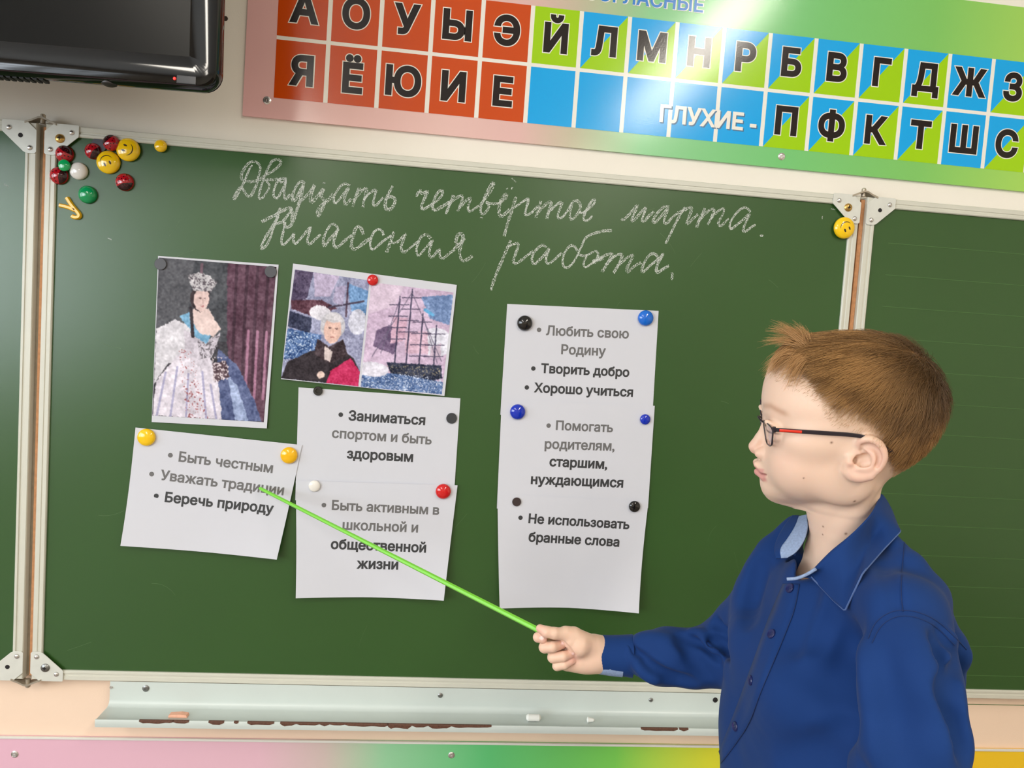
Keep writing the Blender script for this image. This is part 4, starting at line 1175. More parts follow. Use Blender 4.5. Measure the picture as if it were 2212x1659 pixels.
# ------------------------------------------------------------------ the boy: implicit surfaces turned into meshes
class Field:
    """signed distances on a regular grid (metres)"""
    def __init__(s, lo, hi, h):
        s.h = h; s.lo = np.array(lo, float)
        s.n = np.ceil((np.array(hi) - s.lo) / h).astype(int) + 1
        s.d = np.full(s.n, 1.0, np.float32)
        s.ax = [(s.lo[i] + np.arange(s.n[i]) * h).astype(np.float32) for i in range(3)]
    def sub(s, lo, hi, pad):
        sl = []
        for i in range(3):
            a = int(np.clip(np.floor((lo[i] - pad - s.lo[i]) / s.h), 0, s.n[i])); b = int(np.clip(np.ceil((hi[i] + pad - s.lo[i]) / s.h) + 1, 0, s.n[i]))
            sl.append(slice(a, b))
        sl = tuple(sl)
        return sl, s.ax[0][sl[0]][:, None, None], s.ax[1][sl[1]][None, :, None], s.ax[2][sl[2]][None, None, :]
    def comb(s, sl, new, k, op):
        a = s.d[sl]
        if a.size == 0: return
        if op == 'sub': new = -new
        if k <= 0:
            s.d[sl] = np.minimum(a, new) if op == 'add' else np.maximum(a, new); return
        if op == 'add':
            h = np.clip(.5 + .5 * (a - new) / k, 0, 1)
            s.d[sl] = a * (1 - h) + new * h - k * h * (1 - h)
        else:
            h = np.clip(.5 - .5 * (a - new) / k, 0, 1)
            s.d[sl] = a * (1 - h) + new * h + k * h * (1 - h)
    def chain(s, pts, rs, k=.004, op='add', kk=None, sm=0):
        """capsules with changing radius along a polyline, joined first, then combined"""
        pts = [np.asarray(p, float) for p in pts]
        if not isinstance(rs, (list, tuple)): rs = [rs] * len(pts)
        if sm:
            j = smooth_poly([np.r_[p, r] for p, r in zip(pts, rs)], sm)
            pts = [q[:3] for q in j]; rs = [float(q[3]) for q in j]; kk = .0003
        R = max(rs)
        lo = np.min(pts, 0); hi = np.max(pts, 0)
        sl, X, Y, Z = s.sub(lo, hi, R + k + .012)
        best = None
        segs = list(zip(pts[:-1], pts[1:], rs[:-1], rs[1:])) if len(pts) > 1 else [(pts[0], pts[0] + 1e-6, rs[0], rs[0])]
        for a, b, r0, r1 in segs:
            ba = b - a; L2 = float(ba @ ba) + 1e-12
            t = np.clip(((X - a[0]) * ba[0] + (Y - a[1]) * ba[1] + (Z - a[2]) * ba[2]) / L2, 0, 1)
            dd = np.sqrt((X - a[0] - t * ba[0]) ** 2 + (Y - a[1] - t * ba[1]) ** 2 + (Z - a[2] - t * ba[2]) ** 2) - (r0 + (r1 - r0) * t)
            if best is None: best = dd
            else:
                q = kk if kk is not None else .25 * R
                h = np.clip(.5 + .5 * (best - dd) / q, 0, 1); best = best * (1 - h) + dd * h - q * h * (1 - h)
        s.comb(sl, best.astype(np.float32), k, op)
    def ell(s, c, r, k=.005, op='add', axes=None):
        c = np.asarray(c, float); R = max(r)
        sl, X, Y, Z = s.sub(c, c, R + k + .01)
        x, y, z = X - c[0], Y - c[1], Z - c[2]
        if axes is not None:
            A = [np.asarray(a, float) / np.linalg.norm(a) for a in axes]
            x, y, z = [x * a[0] + y * a[1] + z * a[2] for a in A]
        k0 = np.sqrt((x / r[0]) ** 2 + (y / r[1]) ** 2 + (z / r[2]) ** 2); k1 = np.sqrt((x / r[0] ** 2) ** 2 + (y / r[1] ** 2) ** 2 + (z / r[2] ** 2) ** 2)
        s.comb(sl, (k0 * (k0 - 1) / (k1 + 1e-6)).astype(np.float32), k, op)
    def surface(s):
        g = openvdb.FloatGrid(1.0); g.copyFromArray(np.ascontiguousarray(s.d))
        p, q = g.convertToQuads(0.0)
        p = p.astype(np.float64) * s.h + s.lo
        # one light relaxation against voxel stepping
        return p, q[:, ::-1]
def relax(p, q, it=2, f=.5):
    for _ in range(it):
        acc = np.zeros_like(p); cnt = np.zeros(len(p))
        for a, b in ((0, 1), (1, 2), (2, 3), (3, 0)):
            np.add.at(acc, q[:, a], p[q[:, b]]); np.add.at(acc, q[:, b], p[q[:, a]])
            np.add.at(cnt, q[:, a], 1); np.add.at(cnt, q[:, b], 1)
        p = p + f * (acc / np.maximum(cnt, 1)[:, None] - p)
    return p
def quad_mesh(name, p, q):
    me = bpy.data.meshes.new(name)
    me.vertices.add(len(p)); me.vertices.foreach_set('co', np.asarray(p, np.float32).ravel())
    me.loops.add(q.size); me.loops.foreach_set('vertex_index', np.asarray(q, np.int32).ravel())
    me.polygons.add(len(q)); me.polygons.foreach_set('loop_start', np.arange(len(q), dtype=np.int32) * 4)
    me.polygons.foreach_set('loop_total', np.full(len(q), 4, np.int32))
    me.polygons.foreach_set('use_smooth', np.ones(len(q), bool))
    me.update(); me.validate()
    return me
def curve_table(pairs, lo, hi, n=400, sig=.004):
    p = sorted(pairs); x = np.array([a for a, _ in p]); y = np.array([b for _, b in p])
    xs = np.linspace(lo, hi, n); ys = np.interp(xs, x, y)
    w = max(1, int(sig / ((hi - lo) / n))); k = np.exp(-.5 * (np.arange(-3 * w, 3 * w + 1) / w) ** 2); k /= k.sum()
    return xs, np.convolve(np.pad(ys, 3 * w, mode='edge'), k, mode='valid')

# ---- head frame: F forward, L to his left (towards the camera), U up
HC = D(1840, 870, .83)
vdir = (HC - CAM) / np.linalg.norm(HC - CAM)
e_ = -CR - (-CR @ vdir) * vdir; e_ /= np.linalg.norm(e_)
tw = math.radians(12)
HF = math.cos(tw) * e_ - math.sin(tw) * vdir
HU = CU - (CU @ HF) * HF; HU -= 0; HU /= np.linalg.norm(HU)
HL = np.cross(HU, HF)
tilt = math.radians(13)                     # head leaning a little towards his left shoulder
HL, HU = HL * math.cos(tilt) - HU * math.sin(tilt), HU * math.cos(tilt) + HL * math.sin(tilt)
def hw(u, s, w): return HC + u * HF + s * HL + w * HU
def hl(px, py, s=0.0):
    """head coordinates (u, w) of the place at lateral offset s that is seen at (px, py)"""
    d = ray(px, py); o = HC + s * HL
    t = ((o - CAM) @ HL) / (d @ HL)
    q = CAM + d * t - HC
    return float(q @ HF), float(q @ HU)
def prof(l, s=0.0): return [hl(x, y, s) for x, y in l]
FRONT = prof([(1860, 727), (1800, 729), (1770, 732), (1735, 738), (1710, 746), (1688, 760), (1672, 778), (1657, 806), (1649, 834), (1645.5, 862), (1646, 884), (1650, 905), (1652, 925), (1651, 945), (1646, 965), (1640.5, 985), (1637, 1000), (1637, 1015), (1641, 1033), (1641.5, 1047), (1646, 1062), (1658, 1078), (1676, 1088), (1697, 1092), (1716, 1094)])
BACK = prof([(1860, 727), (1900, 730), (1940, 738), (1972, 752), (1998, 772), (2017, 812), (2026, 850), (2023, 880), (2014, 915), (1993, 955), (1962, 985), (1928, 1012), (1896, 1040), (1872, 1075), (1858, 1094)])
zt = max(w for _, w in FRONT); zbm = min(w for _, w in FRONT)
H_ = Field((-.115, -.095, -.245), (.13, .095, .085), .00115)
wz = H_.ax[2]
ft = curve_table([(w, u) for u, w in FRONT], zbm - .01, zt, sig=.0025)
bt = curve_table([(w, u) for u, w in BACK], zbm - .01, zt, sig=.004)
uf = np.interp(wz, *ft); ub = np.interp(wz, *bt)
HB = [(.0755, .004), (.0735, .018), (.069, .032), (.060, .046), (.046, .058), (.030, .066), (.010, .0705), (-.010, .0705), (-.030, .067), (-.048, .063), (-.062, .059), (-.078, .054), (-.09, .048), (-.100, .041), (-.108, .032), (-.115, .02), (-.12, .008)]
bx, by = curve_table([(w, b) for w, b in HB], -.125, .0765, sig=.004)
bb = np.interp(wz, bx, by)
uc = np.interp(wz, [-.12, -.09, -.06, -.03, .0, .04, .07], [.028, .018, .006, -.004, -.012, -.012, .0])
X = H_.ax[0][:, None, None]; Y = H_.ax[1][None, :, None]
a_f = np.maximum(uf - uc, .002)[None, None, :]; a_b = np.maximum(uc - ub, .002)[None, None, :]
du = X - uc[None, None, :]
a_ = np.where(du > 0, a_f, a_b)
pe = np.where(du > 0, np.interp(wz, [-.115, -.08, -.03, .0, .03, .07], [1.95, 1.95, 2.25, 2.35, 2.25, 2.0])[None, None, :], 2.1)
g = ((np.abs(Y) / bb[None, None, :]) ** pe + (np.abs(du) / a_) ** pe) ** (1 / pe)
gr = np.gradient(g, H_.h)
gn = np.sqrt(gr[0] ** 2 + gr[1] ** 2 + gr[2] ** 2)
dist = (g - 1) / np.maximum(gn, 3.0)
inside = (wz > zbm - .002) & (wz < zt + .0005)
dist = np.where(inside[None, None, :], dist, .02)
H_.d[:] = np.clip(dist, -.05, .05).astype(np.float32)
del g, gr, gn, dist, du, a_, pe
def HP(px, py, s=0.0):
    u, w = hl(px, py, s); return (u, s, w)
# neck, nape and throat
NKU = [hl(1824, 1040)[0], hl(1816, 1100)[0], hl(1822, 1140)[0], hl(1828, 1200)[0]]
H_.chain([(NKU[0], 0, -.07), (NKU[1], 0, -.115), (NKU[2], 0, -.14), (NKU[3], 0, -.185), (NKU[3], 0, -.24)], [.041, .0365, .0350, .0400, .052], k=.010)
H_.chain([HP(1772, 1190), HP(1762, 1240), HP(1762, 1290)], [.010, .012, .012], k=.02)
for s_ in (-1, 1):
    H_.chain([(-.012, s_ * .034, -.085), (.014, s_ * .027, -.15), HP(1758, 1236)[:1] + (s_ * .012, HP(1758, 1236)[2])], [.009, .0085, .008], k=.012)        # sternomastoid
H_.ell((.02, 0, -.25), (.045, .07, .03), k=.03)
# cheeks, cheekbones, jaw corner, temples
for s_ in (-1, 1):
    H_.ell((.055, s_ * .036, -.062), (.032, .024, .034), k=.02)
    H_.ell((.045, s_ * .050, -.03), (.03, .014, .015), k=.016)
    H_.ell((.015, s_ * .049, -.078), (.024, .010, .022), k=.018)
    # eye socket, eyeball, lids
    H_.ell((.102, s_ * .033, -.0225), (.012, .018, .0105), k=.014, op='sub')
    H_.ell((.0815, s_ * .032, -.0235), (.0128, .0135, .0125), k=.004)
    H_.chain([(.0935, s_ * .0235, -.0155), (.0935, s_ * .033, -.0135), (.085, s_ * .0445, -.018)], [.0022, .0028, .002], k=.004)
    H_.chain([(.0905, s_ * .024, -.0315), (.0905, s_ * .034, -.0325), (.083, s_ * .0445, -.029)], [.0018, .0022, .0018], k=.005)
# nose
tip = HP(1616.5, 967); 
def in_(q, r): return (q[0] - r, q[1], q[2])
H_.chain([in_(HP(1649, 905), .0058), in_(HP(1641, 928), .0062), in_(HP(1630, 946), .0066), (tip[0] - .0070, 0, tip[2] + .0018)], [.0055, .0060, .0064, .0070], k=.006)
for s_ in (-1, 1):
    H_.ell((tip[0] - .0155, s_ * .0105, tip[2] - .0035), (.0095, .0062, .0068), k=.0045)
    H_.ell((tip[0] - .0125, s_ * .0055, tip[2] - .0105), (.0050, .0026, .0034), k=.002, op='sub')
H_.chain([in_(HP(1622, 973), .0045), in_(HP(1636, 983), .0042)], [.0036, .0038], k=.004)
# lips
ul = HP(1627, 1001); ll = HP(1629.5, 1018); mc = hl(1661, 1025, .021)
H_.chain([(mc[0] + .001, -.0215, mc[1] + .001), (ul[0] - .0095, -.013, ul[2] - .004), (ul[0] - .0044, -.004, ul[2] + .0002), (ul[0] - .0048, 0, ul[2] - .0008), (ul[0] - .0044, .004, ul[2] + .0002), (ul[0] - .0095, .013, ul[2] - .004), (mc[0] + .001, .0215, mc[1] + .001)], [.0018, .0036, .0042, .0042, .0042, .0036, .0018], k=.003)
H_.chain([(mc[0], -.0205, mc[1] - .001), (ll[0] - .0095, -.011, ll[2] - .0025), (ll[0] - .005, 0, ll[2]), (ll[0] - .0095, .011, ll[2] - .0025), (mc[0], .0205, mc[1] - .001)], [.0016, .0042, .0052, .0042, .0016], k=.0024)
st = HP(1631, 1009)
H_.chain([(mc[0] + .0025, -.0225, mc[1]), (st[0] - .005, -.0125, st[2] - .005), (st[0] - .0002, 0, st[2] - .0005), (st[0] - .005, .0125, st[2] - .005), (mc[0] + .0025, .0225, mc[1])], [.0011, .0011, .0009, .0011, .0011], k=.0025, op='sub')
H_.chain([(HP(1634, 990)[0] + .0008, 0, HP(1634, 990)[2]), (HP(1634, 984)[0] + .001, 0, HP(1634, 984)[2])], .0018, k=.003, op='sub')     # philtrum
# ears: local plane coordinates taken from the near ear, mirrored for the far one
EAR_S = .068
def EP(zx, zy, out=0.0, sgn=1):
    px, py = 1780 + zx / 8.295, 900 + zy / 8.295
    u, w = hl(px, py, EAR_S)
    flare = .30 * max(0.0, (.012 - u)) - .002
    return (u, sgn * (EAR_S + flare + out), w)
for s_ in (1, -1):
    E = lambda x, y, o=0.0: EP(x, y, o, s_)
    # plate
    H_.chain([E(640, 460, -.002), E(800, 420, -.001), E(940, 560, 0), E(930, 760, 0), E(800, 930, -.001), E(600, 1030, -.002), E(500, 960, -.003), E(560, 800, -.006), E(680, 640, -.006)], [.0052, .0058, .0058, .0056, .0056, .0050, .0052, .0052, .0052], k=.004, kk=.003)
    H_.chain([E(720, 620, -.005), E(760, 800, -.005)], .0075, k=.004)
    H_.chain([E(560, 700, -.012), E(640, 860, -.012), E(600, 980, -.010)], [.013, .013, .010], k=.010)          # root on the head
    # helix rim, lobe
    H_.chain([E(640, 575, -.001), E(630, 500, .0015), E(660, 420, .003), E(740, 372, .0038), E(850, 378, .0038), E(960, 450, .0038), E(1020, 560, .0035), E(1032, 680, .003), E(1000, 800, .0026), E(930, 920, .002), E(820, 1020, .001)], [.0030, .0036, .0041, .0043, .0043, .0043, .0041, .0040, .0038, .0036, .0036], k=.0022, sm=2)
    H_.chain([E(800, 1040, .0005), E(660, 1085, .0006), E(520, 1070, .0006), E(450, 1000, 0)], [.0045, .0056, .0060, .0052], k=.005, sm=2)
    # antihelix, antitragus, tragus
    H_.chain([E(700, 560, .000), E(800, 600, .0016), E(868, 690, .0024), E(868, 800, .0024), E(800, 880, .0022), E(700, 905, .0022), E(600, 915, .0026), E(560, 930, .001)], [.0024, .0030, .0034, .0034, .0034, .0036, .0036, .003], k=.003, sm=2)
    H_.chain([E(470, 740, .0012), E(455, 815, .0025), E(430, 880, .001)], [.0042, .0044, .0040], k=.004)
    # hollows
    H_.chain([E(540, 790, .0015), E(640, 760, .0005), E(740, 730, .001), E(760, 800, .001), E(680, 830, .0005)], [.0032, .0052, .0052, .0046, .0048], k=.0025, op='sub')
    H_.chain([E(520, 830, -.001), E(560, 800, -.004)], .0030, k=.002, op='sub')
    H_.chain([E(690, 500, .0048), E(780, 480, .0050), E(870, 520, .0052), E(938, 610, .0050), E(948, 720, .0048), E(905, 830, .0042)], [.0028, .0032, .0032, .0026, .0024, .0020], k=.0025, op='sub', sm=2)
    H_.chain([E(665, 590, .003), E(720, 640, .003)], .0022, k=.002, op='sub')
hp, hq = H_.surface()
hp = relax(hp, hq, 2, .4)
head_uvw = hp.copy()
head_w = HC + hp[:, :1] * HF + hp[:, 1:2] * HL + hp[:, 2:3] * HU

# ---- right hand: a loose fist round the pointer, thumb on top (pixel place + depth offset in metres)
DH = 1.02
def HD(px, py, off=0.0): return D(px, py, DH + off)
pts_all = [HD(1150, 1350, -.03), HD(1330, 1470, .06), HD(1150, 1470, .05), HD(1330, 1350, -.03)]
lo = np.min(pts_all, 0) - .012; hi = np.max(pts_all, 0) + .012
G_ = Field(lo, hi, .00085)
def PX(r): return r * DH / FPX        # picture radius to metres
# palm: metacarpals fanned from the wrist
wr = HD(1296, 1411, .014)
for (x, y, o), r in zip(((1190, 1374, .020), (1187, 1396, .022), (1200, 1417, .022), (1211, 1434, .020)), (.0098, .0102, .0098, .0090)):
    G_.chain([HD(x + 14, y + 1, o), HD(1250, 1412 + (y - 1408) * .62, .016)], [r, .0120], k=.007)
G_.chain([HD(1232, 1400, .014), HD(1290, 1411, .012)], [.015, .0185], k=.010)
G_.chain([HD(1262, 1424, .008), HD(1283, 1423, .008)], [.0165, .0165], k=.010)           # heel of the hand
G_.chain([HD(1228, 1430, .010), HD(1262, 1434, .008)], [.0120, .0115], k=.008)
G_.chain([HD(1283, 1400, .012), HD(1340, 1412, .014)], [.0185, .0205], k=.010)           # wrist
G_.chain([HD(1282, 1424, .012), HD(1340, 1424, .014)], [.0175, .0195], k=.010)
G_.chain([HD(1280, 1394, .004), HD(1252, 1393, -.004), HD(1234, 1384, -.006)], [.0125, .0155, .0115], k=.008)      # ball of the thumb
G_.chain([HD(1266, 1384, .002), HD(1240, 1372, -.003), HD(1222, 1368, -.006)], [.0105, .0108, .0098], k=.006)
# fingers: knuckle, middle joint, last joint, tip
G_.chain([HD(1196, 1375, .017), HD(1168, 1374, .004), HD(1162.5, 1376.5, -.006), HD(1172.5, 1380, -.0085)], [.0086, .0074, .0070, .0062], k=.0014, kk=.0012)
G_.chain([HD(1200, 1396, .019), HD(1176.5, 1398, -.005), HD(1194, 1397.5, -.0115), HD(1214, 1392, -.002)], [.0090, .0080, .0074, .0062], k=.0014, kk=.0012)
G_.chain([HD(1210, 1417, .019), HD(1194.5, 1420, -.004), HD(1217, 1418, -.0105), HD(1236, 1412, -.003)], [.0088, .0076, .0070, .0060], k=.0014, kk=.0012)
G_.chain([HD(1217, 1434, .017), HD(1203.5, 1438.5, -.003), HD(1220, 1436, -.0085), HD(1235.5, 1427.5, -.005)], [.0080, .0066, .0060, .0052], k=.0014, kk=.0012)
# thumb
G_.chain([HD(1228, 1371, -.006), HD(1198, 1368, -.0125), HD(1181, 1365, -.0125), HD(1166.5, 1357.5, -.010)], [.0094, .0080, .0076, .0056], k=.003, kk=.002)
# creases between the thumb ball and the fingers
G_.chain([HD(1213, 1383, -.012), HD(1228, 1397, -.014), HD(1243, 1413, -.013), HD(1242, 1430, -.010)], [.0015, .0016, .0016, .0012], k=.003, op='sub')
gp, gq = G_.surface()
gp = relax(gp, gq, 2, .4)

# ---- the rest of the body, coarse: everything here is under clothes or outside the picture
ZF = 0.0
NB = hw(.016, 0, -.21)
SHL = D(1938, 1338, .725); SHR = D(1668, 1318, .95)
AT = (SHL - SHR); AT[2] = 0; AT /= np.linalg.norm(AT)            # to his left
FT = np.array([AT[1], -AT[0], 0.0])                              # torso facing
if FT @ HF < 0: FT = -FT
BC = (SHL + SHR) / 2; 
HIPZ = NB[2] - .42
HIP = np.array([BC[0], BC[1], HIPZ]) - .005 * FT
WR = HD(1345, 1415, .014)
ELR = D(1560, 1425, 1.0)
ELL = D(1972, 1600, .675) + np.array([0, 0, -.05]); HNL = ELL + np.array([-.03, .01, -.20])
B_ = Field((HIP[0] - .45, HIP[1] - .32, -.01), (HIP[0] + .30, HIP[1] + .32, NB[2] + .02), .006)
B_.chain([NB - .01 * FT, NB - np.array([0, 0, .08]) - .02 * FT], [.040, .05], k=.02)
SHLi, SHRi = SHL - AT * .03 - .01 * FT, SHR + AT * .02 - .01 * FT
B_.chain([SHRi, SHLi], .022, k=.02)
B_.chain([BC - np.array([0, 0, .08]) - .02 * FT, HIP - .02 * FT], [.055, .070], k=.04)
B_.chain([SHRi, ELR, WR], [.028, .024, .019], k=.01)
B_.chain([SHLi, D(1950, 1470, .69), D(1966, 1600, .675), ELL, HNL], [.014, .018, .020, .024, .020], k=.01)
for k in range(5):
    q = HNL + AT * 0 + FT * (.02 - .011 * k)
    B_.chain([HNL, q + np.array([0, 0, -.05 - .03 * (k > 0)]), q + np.array([.0, 0, -.075 - .035 * (k > 0)])], [.014, .008, .006], k=.006)
FEET = []
for s_ in (-1, 1):
    h0 = HIP + AT * s_ * .075; kn = np.array([h0[0], h0[1], .38]) + FT * .01; an = np.array([h0[0], h0[1], .075]) - FT * .01
    B_.chain([h0, kn, an], [.075, .05, .035], k=.03)
    B_.chain([an - np.array([0, 0, .02]), an + FT * .10 - np.array([0, 0, .035])], [.035, .028], k=.02)
    FEET.append((kn, an))
bp, bq = B_.surface()
bp = relax(bp, bq, 1, .4)

# ---- one mesh, coloured by what each place is (skin, lip, scalp under short hair)
SKIN = np.array([226, 193, 170.]); LIP = np.array([205, 142, 134.]); PINK = np.array([218, 160, 142.]); HAIRC = np.array([140, 98, 58.]); STUB = np.array([190, 156, 126.])
def blend(c, col, f): return c * (1 - f[:, None]) + np.asarray(col, float)[None, :] * f[:, None]
def sstep(x, a, b):
    t = np.clip((x - a) / (b - a), 0, 1); return t * t * (3 - 2 * t)
U, S, W = head_uvw.T
c = np.tile(SKIN, (len(U), 1))
# hair line: a curve on the near side, given in head coordinates as height over distance forward
HLINE = sorted(hl(x, y, t) for x, y, t in ((1650, 800, 0), (1660, 810, .02), (1684, 826, .045), (1705, 838, .055), (1738, 850, .061), (1768, 872, .065), (1790, 905, .068), (1812, 928, .069), (1850, 936, .07), (1880, 950, .069), (1908, 965, .066), (1922, 1010, .056), (1935, 1044, .04), (1960, 1040, .02), (2030, 1000, .0)))
hx, hy = np.array(HLINE).T
hline = np.interp(U, hx, hy)
over = W - hline
hairy = sstep(over, -.006, .016)
nose_w = np.exp(-(((U - tip[0] + .004) / .012) ** 2 + (S / .014) ** 2 + ((W - tip[2]) / .012) ** 2))
c = blend(c, PINK, .35 * nose_w)
ck = np.exp(-(((U - .07) / .03) ** 2 + ((np.abs(S) - .045) / .02) ** 2 + ((W + .055) / .022) ** 2)); c = blend(c, PINK, .18 * ck)
ear = sstep(np.abs(S), .0685, .073) * (U < .03) * (W < -.02); c = blend(c, PINK, .30 * ear)
lipz = np.exp(-((np.maximum(0, np.abs(S) - .017) / .003) ** 2))
lw = np.interp(np.abs(S), [0, .011, .022], [st[2], st[2] - .004, mc[1]])
lipm = sstep(W - lw, -.0105, -.0075) * (1 - sstep(W - lw, .0055, .0075)) * sstep(U, np.interp(np.abs(S), [0, .022], [ul[0] - .010, mc[0] - .001]), np.interp(np.abs(S), [0, .022], [ul[0] - .007, mc[0] + .003])) * lipz
c = blend(c, LIP, .85 * lipm)
c = blend(c, [150, 88, 84], .7 * np.exp(-((W - lw) / .0011) ** 2) * (lipm > .2))
brow = np.exp(-((W - np.interp(np.abs(S), [.008, .03, .05], [-.0015, .004, -.001])) / .0035) ** 2) * sstep(np.abs(S), .006, .012) * (1 - sstep(np.abs(S), .044, .052)) * (U > .06)
c = blend(c, [178, 136, 110], .6 * brow)
lash = np.exp(-((W - np.interp(np.abs(S), [.02, .033, .047], [-.0215, -.0225, -.0235])) / .0009) ** 2) * sstep(np.abs(S), .019, .022) * (1 - sstep(np.abs(S), .044, .047)) * (U > .066)
c = blend(c, [70, 48, 40], .9 * lash)
for px, py, r in ((1800, 958, .0011), (1848, 1086, .0012), (1827.5, 1156, .0012), (1774, 1138, .0009), (1774, 1156, .0008), (1738, 1036, .0008)):
    # small moles, placed on whatever skin the picture shows there
    d0 = ray(px, py); d0 /= np.linalg.norm(d0); rel = head_w - CAM; tt = rel @ d0
    off = np.linalg.norm(rel - tt[:, None] * d0[None, :], axis=1)
    cand = np.where(off < .002)[0]
    if len(cand):
        k = cand[np.argmin(tt[cand])]
        c = blend(c, [96, 58, 44], .85 * np.exp(-(np.linalg.norm(head_w - head_w[k], axis=1) / r) ** 2))
top = sstep(over, .014, .034)
c = blend(c, STUB, .7 * hairy); c = blend(c, HAIRC, .9 * top)
c_head = c
ch_ = np.tile(SKIN * np.array([1.0, .985, .975]), (len(gp), 1))
def near(p, q, r): return np.exp(-(np.linalg.norm(p - np.asarray(q)[None, :], axis=1) / r) ** 2)
for q in (HD(1213, 1392, -.006), HD(1236, 1412, -.006), HD(1174, 1381, -.012), HD(1166, 1357, -.012), HD(1235, 1427, -.008)):
    ch_ = blend(ch_, [222, 160, 146], .45 * near(gp, q, .009))
c_hand = ch_
p_all = np.concatenate([head_w, gp, bp]); q_all = np.concatenate([hq, gq + len(head_w), bq + len(head_w) + len(gp)])
c_all = np.concatenate([c_head, c_hand, np.tile(SKIN, (len(bp), 1))])
PORG = np.array([HIP[0], HIP[1], 0.0])
me = quad_mesh('person', p_all - PORG, q_all)
M_skin = mat('skin', (224, 186, 164), 0.48, spec=.35, sss=.25, attr='tint', bump=(900, .05, .0006))
person = link('person', me, M_skin)
person.location = Vector(PORG)
tag(person, 'boy in glasses and a blue shirt standing side-on, pointing at the board with a stick', 'person')
ca = me.color_attributes.new('tint', 'FLOAT_COLOR', 'POINT')
cc = np.ones((len(p_all), 4), np.float32); cc[:, :3] = np.where(c_all / 255 <= .04045, c_all / 255 / 12.92, ((c_all / 255 + .055) / 1.055) ** 2.4)
ca.data.foreach_set('color', cc.ravel())
def worn(name, p, q, M, parent=None, bevel=0):
    mm = quad_mesh(name, np.asarray(p) - PORG, q)
    return link(name, mm, M, parent or person)
# finger nails
M_nail = mat('finger_nail', (236, 196, 186), .25, spec=.5)
bvh_h = BVHTree.FromPolygons([tuple(v) for v in gp], [tuple(int(i) for i in f) for f in gq])
def nail(px, py, dx, dy, lx, ly):
    mb = MB(); n = 8; V = []; ok = True
    for j in range(n):
        for i in range(n):
            a, b = -1 + 2 * i / (n - 1), -1 + 2 * j / (n - 1)
            a2, b2 = a * math.sqrt(1 - b * b / 2), b * math.sqrt(1 - a * a / 2)
            x, y = px + dx * a2 * lx - dy * b2 * ly, py + dy * a2 * lx + dx * b2 * ly
            d0 = Vector(ray(x, y)).normalized()
            h = bvh_h.ray_cast(Vector(CAM), d0)
            if h[0] is None: return
            V.append(tuple(h[0] - d0 * .0005))
    F = [(j*n+i, j*n+i+1, (j+1)*n+i+1, (j+1)*n+i) for j in range(n - 1) for i in range(n - 1)]
    mb.add(V, F).build('finger_nail', M_nail, person, smooth=True)
nail(1170, 1378.5, .95, .3, 5.2, 4.4)
nail(1214.5, 1390, .8, -.6, 3.6, 3.2)
nail(1238, 1412, .8, -.6, 3.2, 3.0)
# ------------------------------------------------------------------ clothes
M_shirt = mat('shirt_cotton', (17, 51, 106), .82, spec=.2, sheen=.04, bump=(1500, .12, .0005), vary=(14, .05))
M_lining = mat('collar_lining', (142, 160, 192), .85, spec=.2, bump=(1800, .4, .0006), vary=(420, .12))
M_trous = mat('trouser_cloth', (34, 36, 44), .85)
M_shoe = mat('shoe_leather', (30, 26, 24), .4)
S_ = Field((HIP[0] - .42, HIP[1] - .27, HIPZ - .07), (HIP[0] + .28, HIP[1] + .28, NB[2] + .10), .0026)
def TP(a, f, z): return np.array([BC[0], BC[1], 0]) + AT * a + FT * f + np.array([0, 0, NB[2] + z])
# trunk
S_.chain([TP(0, -.004, -.035), TP(0, -.002, -.10)], [.058, .078], k=.03)
for a in (-.052, .046):
    S_.chain([TP(a, .004, -.11), TP(a * 1.05, -.010, -.20), TP(a * 1.0, -.012, -.33), TP(a * .95, .014, -.50)], [.078, .082, .083, .086], k=.035)
# shoulders: neck root out to the shoulder points
S_.chain([TP(.02, -.005, -.015), SHL * .55 + NB * .45 + np.array([0, 0, .000]), SHL], [.045, .043, .047], k=.03)
S_.chain([TP(-.02, -.005, -.02), SHR * .55 + NB * .45, SHR], [.045, .043, .045], k=.03)
# upper back fullness
S_.chain([TP(.03, -.035, -.10), TP(.05, -.045, -.17), TP(.04, -.045, -.26)], [.055, .062, .056], k=.03)
S_.chain([D(1925, 1165, .80), D(1962, 1222, .765), D(1995, 1290, .755), D(2050, 1392, .765), D(2046, 1470, .77)], [.008, .012, .018, .016, .016], k=.03, kk=.01)
S_.chain([D(1722, 1142, .93), D(1670, 1192, .94), D(1650, 1262, .95)], [.016, .018, .028], k=.03, kk=.01)
# sleeves
EL1 = D(1968, 1600, .668)
S_.chain([SHL + np.array([0, 0, -.004]), D(1950, 1470, .682), EL1, ELL, HNL + np.array([0, 0, .03])], [.047, .046, .045, .048, .042], k=.006, kk=.01)
S_.chain([SHR, D(1566, 1410, 1.0), D(1500, 1424, 1.005), D(1420, 1420, 1.015), D(1370, 1414, 1.025)], [.046, .043, .0355, .0355, .029], k=.016, kk=.012)
# hollow for the neck and the open front
S_.chain([(lambda q: hw(*q))((NKU[1], 0, -.10)), hw(NKU[2], 0, -.14), hw(NKU[3], 0, -.178), hw(NKU[3] + .006, 0, -.200)], [.040, .0385, .043, .044], k=.003, op='sub', kk=.004)
S_.chain([hw(*HP(1760, 1170)), hw(*HP(1742, 1215)), hw(*HP(1722, 1246))], [.026, .024, .010], k=.004, op='sub')
